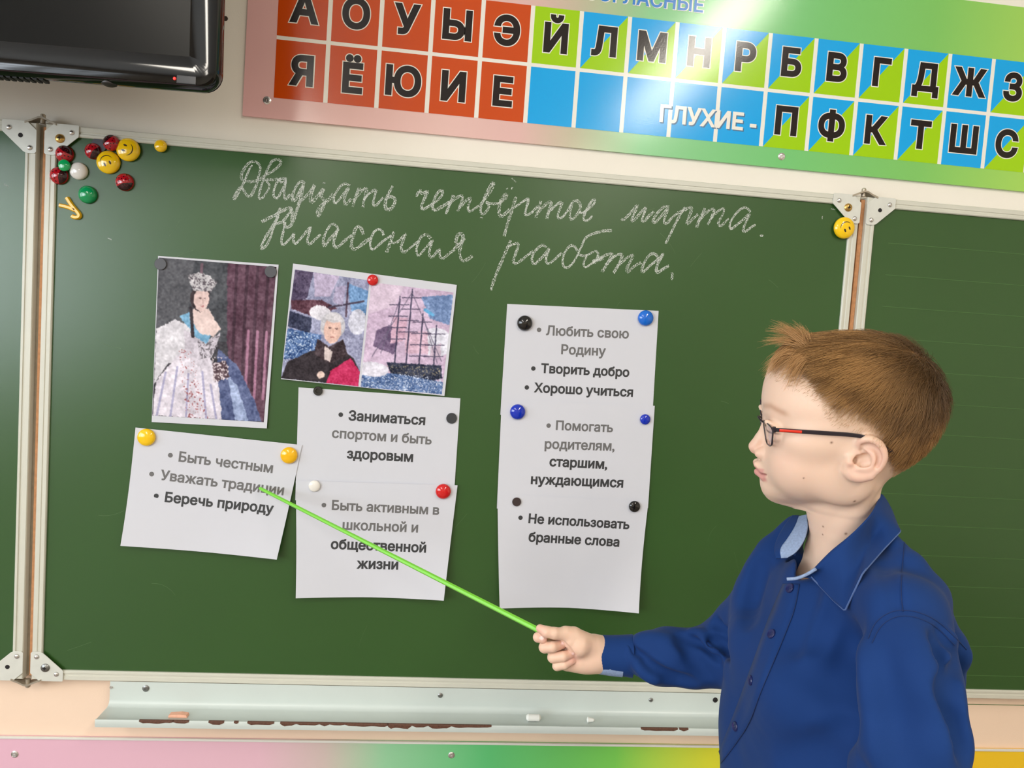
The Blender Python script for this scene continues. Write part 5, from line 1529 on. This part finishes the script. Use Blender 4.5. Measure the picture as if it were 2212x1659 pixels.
# gentle cloth undulation
rngs = np.random.default_rng(8)
def lattice(n, cell):
    k = [max(2, int(m_ * S_.h / c1) + 2) for m_, c1 in zip(n, cell if isinstance(cell, tuple) else (cell,) * 3)]
    gsm = rngs.standard_normal(k)
    idx = [np.linspace(0, kk_ - 1.001, nn_) for kk_, nn_ in zip(k, n)]
    out = gsm
    for ax_ in range(3):
        i0 = idx[ax_].astype(int); f = idx[ax_] - i0; f = f * f * (3 - 2 * f)
        sh = [1, 1, 1]; sh[ax_] = -1
        out = np.take(out, i0, ax_) * (1 - f.reshape(sh)) + np.take(out, i0 + 1, ax_) * f.reshape(sh)
    return out
S_.d += (.0022 * lattice(S_.n, .07) + .0009 * lattice(S_.n, .03) + .0024 * lattice(S_.n, (.045, .045, .22))).astype(np.float32)
def fA(l): return [(1500 + x / 2.7239, 1050 + y / 2.7239) for x, y in l]
def fB(l): return [(1270 + x / 6.32, 1330 + y / 6.32) for x, y in l]
b0p, b0q = S_.surface()
bvh_0 = BVHTree.FromPolygons([tuple(v) for v in b0p], [tuple(int(i) for i in f) for f in b0q])
def fold(l, r, h, k=None):
    """crease (h < 0) or ridge (h > 0) of the cloth along a line on the shirt"""
    pts = []
    for x, y in smooth_poly(l, 2):
        d0 = Vector(ray(x, y)).normalized(); hit = bvh_0.ray_cast(Vector(CAM), d0)
        if hit[0] is None: continue
        n = hit[1] if hit[1].dot(d0) < 0 else -hit[1]
        if pts and (hit[0] - pts[-1][0]).length > .05: continue
        pts.append((hit[0], n))
    if len(pts) < 3: return
    n = len(pts); q = []; rs = []
    for i, (p, nn) in enumerate(pts):
        e = math.sin(math.pi * (i + .5) / n) ** .6
        hh = abs(h) * e * 1.5
        q.append(np.array(p + nn * ((r - hh) if h < 0 else -(r - hh)))); rs.append(r)
    S_.chain(q, rs, k=k or max(.004, r * .9), op='add' if h > 0 else 'sub', kk=.002)
# open front below the throat
for x, y, r in ((1764, 1150, .022), (1756, 1180, .020), (1757, 1205, .019), (1747, 1222, .0125), (1738, 1234, .0085), (1729, 1243, .005)):
    d0 = Vector(ray(x, y)).normalized(); hit = bvh_0.ray_cast(Vector(CAM), d0)
    if hit[0] is not None:
        S_.chain([np.array(hit[0] - d0 * .01), np.array(hit[0] + d0 * .045)], [r, r], k=.003, op='sub')
# right sleeve
fold(fB([(600, 300), (640, 470), (720, 580)]), .006, -.008)
fold(fB([(690, 560), (880, 740), (1100, 850), (1420, 905)]), .009, -.008)
fold(fB([(640, 660), (770, 810), (920, 905)]), .007, .004)
fold(fB([(700, 280), (900, 300), (1130, 380), (1220, 480)]), .012, .004)
fold(fB([(1290, 360), (1390, 470)]), .010, -.004)
fold(fB([(1420, 225), (1570, 260), (1710, 430), (1820, 580)]), .008, .006)
fold(fB([(1250, 280), (1560, 370), (1690, 490), (1790, 600)]), .006, -.006)
fold(fB([(1720, 90), (1850, 220), (1960, 330)]), .008, -.011)
fold(fB([(1720, 320), (1830, 440), (1920, 540)]), .008, -.011)
fold(fB([(1420, 600), (1500, 690), (1600, 800)]), .010, -.004)
# trunk
fold(fA([(930, 850), (905, 960), (945, 1120), (975, 1280), (1015, 1450), (1012, 1650)]), .010, -.006)
fold(fA([(900, 860), (860, 1000), (830, 1160)]), .03, -.004, .03)
fold(fA([(740, 1550), (860, 1450), (960, 1380)]), .014, -.005)
fold(fA([(560, 1640), (680, 1560), (800, 1610)]), .02, -.005)
fold(fA([(760, 700), (710, 840), (670, 980)]), .018, .0035)
fold(fA([(830, 720), (760, 840), (720, 940)]), .012, -.0025)
fold(fA([(700, 640), (640, 800), (600, 960)]), .012, -.002)
fold(fA([(360, 470), (310, 640), (250, 860)]), .022, .004)
fold(fA([(410, 480), (370, 640), (330, 800)]), .012, -.003)
fold(fA([(480, 1180), (420, 1330), (330, 1500)]), .025, .003)
fold(fA([(1100, 460), (1150, 570), (1190, 700)]), .008, -.002)
# left sleeve and the back behind it
fold(fA([(1040, 950), (1035, 1120), (1060, 1400), (1070, 1600)]), .016, .005)
fold(fA([(1150, 900), (1180, 1100), (1220, 1400), (1240, 1640)]), .03, -.004)
fold(fA([(1290, 860), (1350, 1000), (1430, 1220), (1520, 1500)]), .02, .005)
fold(fA([(1415, 900), (1440, 1040), (1500, 1140), (1545, 1230)]), .008, -.006)
fold(fA([(1460, 1180), (1530, 1380), (1600, 1600)]), .010, -.007)
fold(fA([(1560, 1030), (1540, 1110), (1525, 1180)]), .007, -.006)
fold(fA([(1600, 980), (1580, 1090), (1545, 1190)]), .006, .004)
fold(fA([(1440, 860), (1500, 940), (1560, 1000)]), .006, -.003)
fold(fA([(1500, 870), (1560, 960), (1590, 1010)]), .005, .003)
sp_, sq_ = S_.surface()
keep = np.ones(len(sp_), bool)
sp_ = relax(sp_, sq_, 2, .4)
shirt = worn('shirt', sp_, sq_, M_shirt)
bvh_s = BVHTree.FromPolygons([tuple(v) for v in sp_], [tuple(int(i) for i in f) for f in sq_])
def on_shirt(px, py, lift=.0006):
    d0 = Vector(ray(px, py)).normalized()
    h = bvh_s.ray_cast(Vector(CAM), d0)
    if h[0] is None: return None
    n = h[1] if h[1].dot(d0) < 0 else -h[1]
    return np.array(h[0] + n * lift), np.array(n)
def ribbon(lines, name, M, lift, parent, thick=.0010, sub=2):
    """cloth strip lying on the shirt between picture polylines (equal point counts)"""
    L = [smooth_poly(l, sub) for l in lines]
    V = []; nu = len(L[0])
    for l in L:
        for x, y in l:
            q = on_shirt(x, y, lift)
            if q is None: q = (V[-1] if V else np.zeros(3), None)
            V.append(q[0])
    F = [(j*nu+i, j*nu+i+1, (j+1)*nu+i+1, (j+1)*nu+i) for j in range(len(L) - 1) for i in range(nu - 1)]
    o = MB().add(V, F).build(name, M, parent, smooth=True)
    md = o.modifiers.new('thickness', 'SOLIDIFY'); md.thickness = thick; md.offset = 0
    return o
lft = [(1693, 1262), (1672, 1310), (1652, 1360), (1632, 1420), (1606, 1490), (1580, 1560), (1556, 1620), (1540, 1657)]
rgt = [(1727, 1262), (1716, 1320), (1696, 1372), (1668, 1440), (1642, 1500), (1620, 1565), (1584, 1615), (1552, 1657)]
mid = [[(a[0] * (1 - t) + b[0] * t, a[1] * (1 - t) + b[1] * t) for a, b in zip(lft, rgt)] for t in (.33, .66)]
ribbon([lft] + mid + [rgt], 'placket', M_shirt, .0008, shirt)
M_stitch = mat('stitching', (16, 40, 88), .8)
def seam(l, name='seam', r=.00035, lift=.0006):
    pts = [on_shirt(x, y, lift) for x, y in smooth_poly(l, 2)]
    pts = [q[0] for q in pts if q is not None]
    if len(pts) > 2: MB().tube(pts, r, 6).build(name, M_stitch, shirt, smooth=True)
seam([(x + 1, y) for x, y in rgt], lift=.0012)
seam([(1954, 1172), (1948, 1240), (1947, 1290), (1951, 1322)])
seam([(1876, 1380), (1890, 1345), (1920, 1323), (1952, 1318), (1990, 1324), (2030, 1345), (2066, 1380), (2088, 1404)])
seam([(1884, 1390), (1900, 1356), (1925, 1336), (1955, 1330), (1990, 1337), (2028, 1358), (2062, 1394)], r=.0003)
M_btn = mat('shirt_button', (20, 28, 82), .3, spec=.5)
for px, py in ((1709, 1272), (1669, 1371), (1625, 1470), (1591, 1569), (1538, 1652)):
    q = on_shirt(px, py, .0014)
    if q is None: continue
    p0, n0 = q
    b = MB().lathe([(.0054, 0), (.0056, .0010), (.0050, .0019), (.0040, .0014), (0, .0013)], p0, 20, axis=n0)
    A = Vector(n0).orthogonal().normalized(); Bv = Vector(n0).cross(A)
    for i, j in ((-1, -1), (1, -1), (1, 1), (-1, 1)):
        b.lathe([(.0007, .0016), (0, .0017)], np.array(Vector(p0) + (A * i + Bv * j) * .0013), 8, axis=n0, mi=1)
    b.build('button', [M_btn, M_stitch], shirt, smooth=True)
# cuff of the right sleeve with a pale inner edge
cu = MB(); lin_ = MB()
ax0, ax1 = HD(1290, 1412.5, .014), HD(1366, 1417, .010)
t_ = ax1 - ax0; t_ /= np.linalg.norm(t_)
upv = CU - (CU @ t_) * t_; upv /= np.linalg.norm(upv); sdv = np.cross(t_, upv)
def ring(c_, ru, rs): return [(ru * math.cos(a), rs * math.sin(a)) for a in np.linspace(0, 2 * math.pi, 36, endpoint=False)]
stn = []; prof_n = 36
Vc = []; spec_ = [(0.002, .0222, .0205), (0.0, .0245, .0228), (.004, .0256, .0238), (.35, .0262, .0245), (.7, .0275, .0258), (1.0, .0290, .0270), (1.02, .0265, .025)]
for t, ru, rs in spec_:
    c_ = ax0 + (ax1 - ax0) * t
    for k in range(36):
        a = 2 * math.pi * k / 36
        Vc.append(c_ + upv * ru * math.cos(a) + sdv * rs * math.sin(a))
Fc = [(i*36+j, i*36+(j+1) % 36, (i+1)*36+(j+1) % 36, (i+1)*36+j) for i in range(len(spec_) - 1) for j in range(36)]
cuff = MB().add(Vc, Fc).build('cuff', M_shirt, shirt, smooth=True)
Vl = []
for t, ru, rs, dz in ((-.012, .0225, .0210, -.0022), (-.008, .0240, .0225, -.0024), (.35, .0260, .0235, -.0022), (.72, .0275, .0250, -.0015), (.72, .0255, .0235, 0)):
    c_ = ax0 + (ax1 - ax0) * t + upv * dz
    for k in range(36):
        a = 2 * math.pi * k / 36
        Vl.append(c_ + upv * ru * math.cos(a) + sdv * rs * math.sin(a))
Fl = [(i*36+j, i*36+(j+1) % 36, (i+1)*36+(j+1) % 36, (i+1)*36+j) for i in range(4) for j in range(36)]
MB().add(Vl, Fl).build('cuff_lining', M_lining, shirt, smooth=True)

# collar: two leaves standing round the neck and falling to their points
def loft(rows, name, M, parent, thick, sub=2, steps=7, sharp=()):
    """rows of 3-D points blended across"""
    R = []
    n = 61
    for k, r in enumerate(rows):
        q = np.array(r, float) if k in sharp else np.array(smooth_poly(r, sub))
        t = np.linspace(0, len(q) - 1, n)
        R.append(np.stack([np.interp(t, np.arange(len(q)), q[:, a]) for a in range(3)], 1))
    G = np.array(R)                                  # rows x n x 3
    t = np.linspace(0, len(R) - 1, steps * (len(R) - 1) + 1)
    V = []
    for a in t:
        i = min(int(a), len(R) - 2); f = a - i
        # Catmull-Rom across the rows
        p0, p1, p2, p3 = G[max(i-1, 0)], G[i], G[i+1], G[min(i+2, len(R)-1)]
        V += list(.5 * ((2 * p1) + (-p0 + p2) * f + (2*p0 - 5*p1 + 4*p2 - p3) * f * f + (-p0 + 3*p1 - 3*p2 + p3) * f ** 3))
    F = [(j*n+i, j*n+i+1, (j+1)*n+i+1, (j+1)*n+i) for j in range(len(t) - 1) for i in range(n - 1)]
    o = MB().add(V, F).build(name, M, parent, smooth=True)
    md = o.modifiers.new('thickness', 'SOLIDIFY'); md.thickness = thick; md.offset = 0
    return o, V[-n:], V[:n]
def NK(ang, r, w, u0=.012):
    """place round the neck: angle 0 is the throat, 90 his left side, 180 the nape"""
    a = math.radians(ang)
    return hw(u0 + r * math.cos(a), r * math.sin(a), w)
near_fold = [D(1903, 1068, .842), D(1895, 1090, .815), D(1880, 1114, .792), D(1849, 1147, .778), D(1812, 1181, .772), D(1778, 1213, .776), D(1752, 1241, .785), D(1712, 1252, .80)]
stand_in = [NK(196, .0455, -.126), NK(170, .0455, -.128), NK(140, .046, -.137), NK(110, .0465, -.150)] + [near_fold[i] + vdir * .007 + HF * .001 for i in (4, 5, 6, 7)]
near_mid = [D(1924, 1098, .838), D(1920, 1130, .795), D(1906, 1166, .760), D(1876, 1200, .746), D(1844, 1232, .744), D(1812, 1250, .760), D(1778, 1250, .776), D(1738, 1247, .793)]
near_edge = [D(1936, 1130, .84), D(1938, 1158, .79), D(1908, 1204, .750), D(1872, 1250, .735), D(1839, 1317, .732), D(1812, 1294, .752), D(1780, 1268, .772), D(1752, 1246, .788)]
def drape(l, lift):
    out = []
    for (x, y, dd) in l:
        q = on_shirt(x, y, lift)
        out.append(q[0] if q is not None and abs((q[0] - CAM) @ CF - dd) < .06 else D(x, y, dd))
    return out
near_mid = drape([(1924, 1098, .838), (1920, 1130, .795), (1906, 1166, .760), (1876, 1200, .746), (1844, 1232, .744), (1812, 1250, .760), (1778, 1250, .776), (1738, 1247, .793)], .0115)
near_edge = drape([(1936, 1130, .84), (1938, 1158, .79), (1908, 1204, .750), (1872, 1250, .735), (1839, 1317, .732), (1812, 1294, .752), (1780, 1268, .772), (1752, 1246, .788)], .0065)
collar, edge_pts, fold_pts = loft([stand_in, near_fold, near_mid, near_edge], 'collar', M_shirt, shirt, .0016, sub=3, sharp=(3,))
MB().tube(edge_pts, .0009, 6).build('collar_piping', mat('piping_grey_blue', (74, 96, 142), .8), collar, smooth=True)
# pale lining that shows where the neck band ends at the front
MB().tube(smooth_poly([D(1700, 1251, .797), D(1722, 1250, .792), D(1745, 1240, .782), D(1762, 1229, .776)], 2), .0017, 8).build('band_lining', M_lining, collar, smooth=True)
far_in = [NK(-150, .046, -.128), NK(-115, .046, -.135), NK(-85, .047, -.148), NK(-60, .049, -.165), NK(-40, .052, -.185)]
far_fold = [D(1850, 1085, .90), D(1790, 1092, .925), D(1744, 1112, .905), D(1738, 1150, .875), D(1716, 1200, .85)]
far_out = [D(1850, 1100, .93), D(1775, 1108, .95), D(1700, 1118, .925), D(1680, 1160, .90), D(1676, 1196, .868)]
loft([far_in, far_fold], 'collar', M_shirt, shirt, .0016)[0]
fl_ = [D(1743, 1112, .897), D(1746, 1140, .872), D(1738, 1168, .858), D(1720, 1194, .848), D(1700, 1204, .846)]
fl2 = [D(1726, 1116, .905), D(1718, 1138, .885), D(1700, 1166, .872), D(1684, 1186, .862), D(1688, 1206, .855)]
fl3 = [D(1712, 1114, .915), D(1694, 1136, .90), D(1678, 1164, .885), D(1672, 1190, .870), D(1676, 1206, .858)]
loft([fl_, fl2], 'collar_lining', M_lining, shirt, .0014)
loft([fl2, fl3], 'collar_edge', M_shirt, shirt, .0014)
# trousers and shoes, below the picture
T_ = Field((HIP[0] - .16, HIP[1] - .22, .03), (HIP[0] + .16, HIP[1] + .22, HIPZ + .03), .005)
T_.chain([HIP + AT * .045 + FT * .010, HIP - AT * .048 + FT * .010], .078, k=.03)
for s_, (kn, an) in zip((-1, 1), FEET):
    T_.chain([HIP + AT * s_ * .07, kn, an + np.array([0, 0, -.02])], [.076, .062, .056], k=.03)
tp_, tq_ = T_.surface(); worn('trousers', tp_, tq_, M_trous)
for kn, an in FEET:
    F_ = Field(an + FT * .05 - .15, an + FT * .05 + .15, .004)
    b0 = np.array([an[0], an[1], .042])
    F_.chain([b0 - FT * .025, b0 + FT * .05 - np.array([0, 0, .004]), b0 + FT * .115 - np.array([0, 0, .010])], [.042, .042, .032], k=.02)
    F_.d[:, :, F_.ax[2] < .0015] = .01
    fp_, fq_ = F_.surface(); worn('shoe', fp_, fq_, M_shoe)
# ------------------------------------------------------------------ hair
def vnormals(p, q):
    a = p[q[:, 2]] - p[q[:, 0]]; b = p[q[:, 3]] - p[q[:, 1]]
    n = np.cross(a, b); vn = np.zeros_like(p)
    for k in range(4): np.add.at(vn, q[:, k], n)
    return vn / (np.linalg.norm(vn, axis=1)[:, None] + 1e-12)
hn = vnormals(head_uvw, hq)
cen = np.array([-.01, 0, 0]); 
if np.mean(np.sum(hn * (head_uvw - cen), axis=1)) < 0: hn = -hn
rngh = np.random.default_rng(17)
fc = head_uvw[hq].mean(1)
f_over = fc[:, 2] - np.interp(fc[:, 0], hx, hy)
f_n = hn[hq].mean(1)
earzone = (np.abs(fc[:, 1]) > .069) & (fc[:, 2] < -.026)
outer = np.sum(f_n * (fc - np.array([-.01, 0, -.01])), axis=1) > 0
eark = (np.abs(fc[:, 1]) > .036) & (fc[:, 2] < -.034) & (fc[:, 0] > hl(1925, 1000, .055)[0])
prob = np.where(fc[:, 0] > -.03, (.30 * sstep(f_over, -.006, .010) + .70 * sstep(f_over, .010, .026)), sstep(f_over, -.004, .034)) * outer * ~earzone * ~eark * (fc[:, 0] < .1)
prob = prob / prob.sum()
CROWN = np.array([-.066, .012, .056])
bvh_head = BVHTree.FromPolygons([tuple(v) for v in head_uvw], [tuple(int(i) for i in f) for f in hq])
NST, NPT = 23000, 7
pick = rngh.choice(len(fc), NST, p=prob)
roots = fc[pick] + rngh.normal(size=(NST, 3)) * .0005
ov = f_over[pick]
pos = np.zeros((NST, NPT, 3)); rad = np.zeros((NST, NPT)); col = np.zeros((NST, 4), np.float32)
HG, HM, HD_, HB_ = np.array([174, 130, 78.]), np.array([116, 82, 44.]), np.array([60, 42, 24.]), np.array([196, 164, 130.])
clump = vnoise((256, 256), (60, 60), rngh); clump2 = vnoise((256, 256), (44, 44), rngh)
for i in range(NST):
    r0 = roots[i]; o_ = ov[i]
    back = float(np.clip((-.05 - r0[0]) / .04, 0, 1))
    L = float(np.interp(o_, [0, .02, .045, .075, .11], [.003, .0065, .019, .032, .036])) * rngh.uniform(.75, 1.2)
    L *= 1 - .45 * back
    hgt = float(np.interp(o_, [0, .02, .05, .09], [.0005, .0018, .0045, .0062])) * rngh.uniform(.25, 1.25) + .0004 + .0035 * back * float(np.clip((r0[2] - .0) / .03, 0, 1)) * rngh.random() ** 2
    q = r0.copy(); pts = []
    jit = rngh.normal(size=3) * .20 + (clump2[int((r0[1] + .1) * 1100) % 256, int((r0[2] - .45 * r0[0] + .2) * 700) % 256] - .5) * 1.1 * np.array([.3, 1, 1.])
    for k in range(NPT):
        loc_, nrm, _, _ = bvh_head.find_nearest(Vector(q))
        b = np.array(loc_); n = np.array(nrm)
        if n @ (b - np.array([-.01, 0, -.02])) < 0: n = -n
        t = k / (NPT - 1)
        rise = hgt * (1 - (1 - t) ** 2) * (1 + back * .5 * t)
        pts.append(b + n * rise)
        d = b - CROWN + jit * .03
        d[2] -= .018 * (r0[2] < .03)
        d = d - (d @ n) * n
        d /= np.linalg.norm(d) + 1e-9
        d = d + jit * .35; d = d - (d @ n) * n; d /= np.linalg.norm(d) + 1e-9
        q = b + d * L / (NPT - 1)
    pos[i] = pts
    rad[i] = .00019 * np.linspace(1, .35, NPT) * (1 if o_ > .02 else .7)
    cl = clump[int((r0[1] + .1) * 1100) % 256, int((r0[2] - .45 * r0[0] + .2) * 700) % 256]
    f_ = np.clip(.5 + (cl - .5) * 2.6 + rngh.normal() * .28, 0, 1)
    cc_ = HM * (1 - f_) + HG * f_
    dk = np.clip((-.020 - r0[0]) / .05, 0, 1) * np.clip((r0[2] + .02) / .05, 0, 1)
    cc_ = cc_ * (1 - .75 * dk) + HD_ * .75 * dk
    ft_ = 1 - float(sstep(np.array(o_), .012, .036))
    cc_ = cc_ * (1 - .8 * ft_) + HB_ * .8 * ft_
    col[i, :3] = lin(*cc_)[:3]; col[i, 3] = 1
# cowlick and forelock: tufts rooted on the front hair line
tufts = []
def tuft(root_px, s0, tips, n, spread=.004, sag=.0):
    for _ in range(n):
        k = rngh.integers(len(tips)); x, y, ss = tips[k]
        rp = np.array(HP(root_px[0] + rngh.normal() * 7, root_px[1] + rngh.normal() * 3, s0 + rngh.normal() * .010))
        loc_, nrm, _, _ = bvh_head.find_nearest(Vector(rp)); a = np.array(loc_)
        tp = np.array(HP(x, y, ss)) + rngh.normal(size=3) * spread
        lf = rngh.uniform(.6, 1.05)
        e = a + (tp - a) * lf
        m_ = (a + e) / 2 + np.array([.0, 0, .006 - sag]) + rngh.normal(size=3) * .0015
        tufts.append([(1-t)**2 * a + 2*(1-t)*t * m_ + t*t * e for t in np.linspace(0, 1, NPT)])
tuft((1742, 732), .012, [(1648, 742, .012), (1656, 732, .014), (1652, 737, .01)], 90, .0025)
tuft((1740, 730), .010, [(1658, 713, .008), (1664, 706, .010), (1672, 699, .008), (1680, 700, .004)], 170, .003)
tuft((1745, 728), .004, [(1694, 700, 0), (1716, 697, 0), (1722, 702, .002), (1735, 706, 0)], 110, .0028)
tuft((1715, 748), .022, [(1654, 806, .026), (1657, 812, .03), (1653, 795, .02), (1668, 782, .034)], 260, .0035, -.004)
tuft((1735, 742), .040, [(1690, 822, .054), (1702, 835, .058), (1684, 806, .05)], 200, .0035, -.003)
tf = np.array(tufts)
tc = np.zeros((len(tf), 4), np.float32)
for i in range(len(tf)):
    f_ = rngh.random(); tc[i, :3] = lin(*(np.array([200, 156, 106.]) * f_ + np.array([158, 116, 70.]) * (1 - f_)))[:3]; tc[i, 3] = 1
pos = np.concatenate([pos, tf]); rad = np.concatenate([rad, np.tile(.00017 * np.linspace(1, .3, NPT), (len(tf), 1))]); col = np.concatenate([col, tc])
hc = bpy.data.hair_curves.new('hair')
hc.add_curves([NPT] * len(pos))
wpos = HC + pos[..., :1] * HF + pos[..., 1:2] * HL + pos[..., 2:3] * HU - PORG
hc.attributes['position'].data.foreach_set('vector', wpos.astype(np.float32).ravel())
ra = hc.attributes.get('radius') or hc.attributes.new('radius', 'FLOAT', 'POINT')
ra.data.foreach_set('value', rad.astype(np.float32).ravel())
ta = hc.attributes.new('tint', 'FLOAT_COLOR', 'CURVE'); ta.data.foreach_set('color', col.ravel())
M_hair = mat('hair', (140, 95, 50), .42, spec=.35, attr='tint')
hair = bpy.data.objects.new('hair', hc); COL.objects.link(hair); hair.parent = person
hc.materials.append(M_hair)

# ------------------------------------------------------------------ eyeglasses
M_frame = mat('spectacle_frame', (34, 26, 32), .35, spec=.5)
M_inlay = mat('temple_inlay_red', (214, 48, 24), .35)
M_lens = mat('spectacle_lens', (248, 246, 252), .02, trans=1.0)
M_lens.node_tree.nodes['Principled BSDF'].inputs['IOR'].default_value = 1.12
gl = empty('eyeglasses', hw(.104, 0, -.024), 'dark thin-rimmed glasses with a red stripe on the side arm, worn by the boy', 'glasses')
def H3(px, py, s): return np.array(HP(px, py, s))
ti, to, bo, bi = H3(1648, 904, .010), H3(1670, 925, .058), H3(1668, 965, .056), H3(1656, 957, .016)
def wpt(q, s_): return hw(q[0], s_ * q[1], q[2])
def rim_loop(n=10):
    """rounded quad through the four corners"""
    P4 = [ti, to, bo, bi]; out = []
    for k in range(4):
        a, b, c_ = P4[k - 1], P4[k], P4[(k + 1) % 4]
        r = .30 if k != 0 else .34
        p, q = b + (a - b) * r, b + (c_ - b) * r
        for t in np.linspace(0, 1, n):
            m_ = (1-t)**2 * p + 2*(1-t)*t * b + t*t * q
            out.append(m_)
    out = np.array(out)
    # base curve of the lens
    cx = out.mean(0)
    w_ = np.linalg.norm(out - cx, axis=1)
    out[:, 0] += .0015 - .0015 * (w_ / w_.max()) ** 2
    return out
RL = rim_loop()
for s_ in (1, -1):
    L = [wpt(q, s_) for q in RL]
    mb = MB(); mb.tube(L + [L[0], L[1]], .00085, 8, caps=False)
    # thicker upper rim
    mb.build('rim', M_frame, gl, smooth=True)
    cen_ = np.mean(L, 0) + .0008 * HF
    n = len(L); V = [tuple(q) for q in L] + [tuple(cen_)]
    V += [tuple(np.array(q) - .0012 * HF) for q in L] + [tuple(cen_ - .0012 * HF)]
    F = [(i, (i + 1) % n, n) for i in range(n)] + [(n + 1 + (i + 1) % n, n + 1 + i, 2 * n + 1) for i in range(n)] + [(i, n + 1 + i, n + 1 + (i + 1) % n, (i + 1) % n) for i in range(n)]
    MB().add(V, F).build('lens', M_lens, gl, smooth=False)
br = MB().tube(smooth_poly([wpt(ti + np.array([0, 0, -.004]), 1), hw(ti[0] + .004, .004, ti[2] - .001), hw(ti[0] + .004, -.004, ti[2] - .001), wpt(ti + np.array([0, 0, -.004]), -1)], 2), .0011, 8)
br.build('bridge', M_frame, gl, smooth=True)
for s_ in (1, -1):
    pad = MB().tube([wpt(bi + np.array([-.002, -.002, .013]), s_), wpt(bi + np.array([-.008, -.005, .010]), s_)], [.0008, .0022], 8); pad.build('nose_pad', mat('nose_pad_clear', (225, 215, 205), .2), gl, smooth=True)
def temple_pts(s_):
    l = [(1670, 928, .060), (1678, 928.5, .064), (1700, 930, .066), (1735, 932.5, .0675), (1790, 936, .070), (1850, 940, .0725), (1882, 948, .073), (1902, 960, .071), (1918, 970, .069), (1929, 977, .067)]
    return [wpt(H3(x, y, s), s_) for x, y, s in l]
for s_ in (1, -1):
    pts = smooth_poly(temple_pts(s_), 2)
    def bar(pp, hh, th, name, M, par, out=0.0):
        ax = []
        for i in range(len(pp)):
            t = pp[min(i+1, len(pp)-1)] - pp[max(i-1, 0)]; t /= np.linalg.norm(t)
            o = s_ * HL - (s_ * HL @ t) * t; o /= np.linalg.norm(o); ax.append((np.cross(t, o), o))
        n = len(pp)
        mb = MB(); pr = [(-1, -1), (1, -1), (1, 1), (-1, 1)]
        hs = hh if isinstance(hh, list) else [hh] * n
        V = []
        for p, (A, B), h in zip(pp, ax, hs):
            for a, b in ((-.7, -1), (.7, -1), (1, -.5), (1, .5), (.7, 1), (-.7, 1), (-1, .5), (-1, -.5)): V.append(p + A * a * h + B * (b * th + out))
        F = [(i*8+j, i*8+(j+1) % 8, (i+1)*8+(j+1) % 8, (i+1)*8+j) for i in range(n - 1) for j in range(8)] + [tuple(range(8))[::-1], tuple((n - 1) * 8 + j for j in range(8))]
        return mb.add(V, F).build(name, M, par, smooth=True)
    n = len(pts); hs = list(np.interp(np.linspace(0, 1, n), [0, .05, .12, .3, .42, .7, 1], [.0022, .0024, .0021, .0021, .0022, .0019, .0017]))
    tmpl = bar(pts, hs, .0011, 'temple', M_frame, gl)
    q = [wpt(H3(x, y, s), s_) for x, y, s in ((1684, 929, .0645), (1700, 930, .066), (1716, 931.2, .0667), (1732, 932.3, .0673))]
    inl = bar(q, .0014, .0005, 'inlay', M_inlay, tmpl, out=.0011); inl['label'] = 'red inlaid stripe'
    hb = MB(); c_ = wpt(H3(1672, 928, .061), s_)
    hb.tube([c_ - .003 * HU, c_ + .003 * HU], .0019, 10); hb.build('hinge', M_frame, gl, smooth=True)

# ------------------------------------------------------------------ pointer
M_point = mat('pointer_green', (122, 204, 58), .38, spec=.5)
ptip = P(560, 1054, SURF - .0165); pend = HD(1163, 1361, -.001)
pd_ = (pend - ptip) / np.linalg.norm(pend - ptip)
pin = pend + pd_ * .020
A = np.cross(pd_, np.array([0, 0, 1.0])); A /= np.linalg.norm(A); Bv = np.cross(pd_, A)
mb = MB(); n = 14; V = []; ts = [0, .0015, .004] + list(np.linspace(.01, 1, n) * np.linalg.norm(pin - ptip))
rs = [.0012, .0026, .0031] + list(np.linspace(.0033, .0041, n))
for t, r in zip(ts, rs):
    for k in range(6):
        a = math.radians(60 * k + 15)
        V.append(ptip + pd_ * t + r * (A * math.cos(a) + Bv * math.sin(a)))
F = [(i*6+j, i*6+(j+1) % 6, (i+1)*6+(j+1) % 6, (i+1)*6+j) for i in range(len(ts) - 1) for j in range(6)] + [tuple(range(6))[::-1], tuple((len(ts) - 1) * 6 + j for j in range(6))]
tag(mb.add(V, F).build('pointer_stick', M_point, None, bevel=.0006, origin=pin), "long bright green pointer held in the boy's hand and touching the tilted sheet", 'pointer')
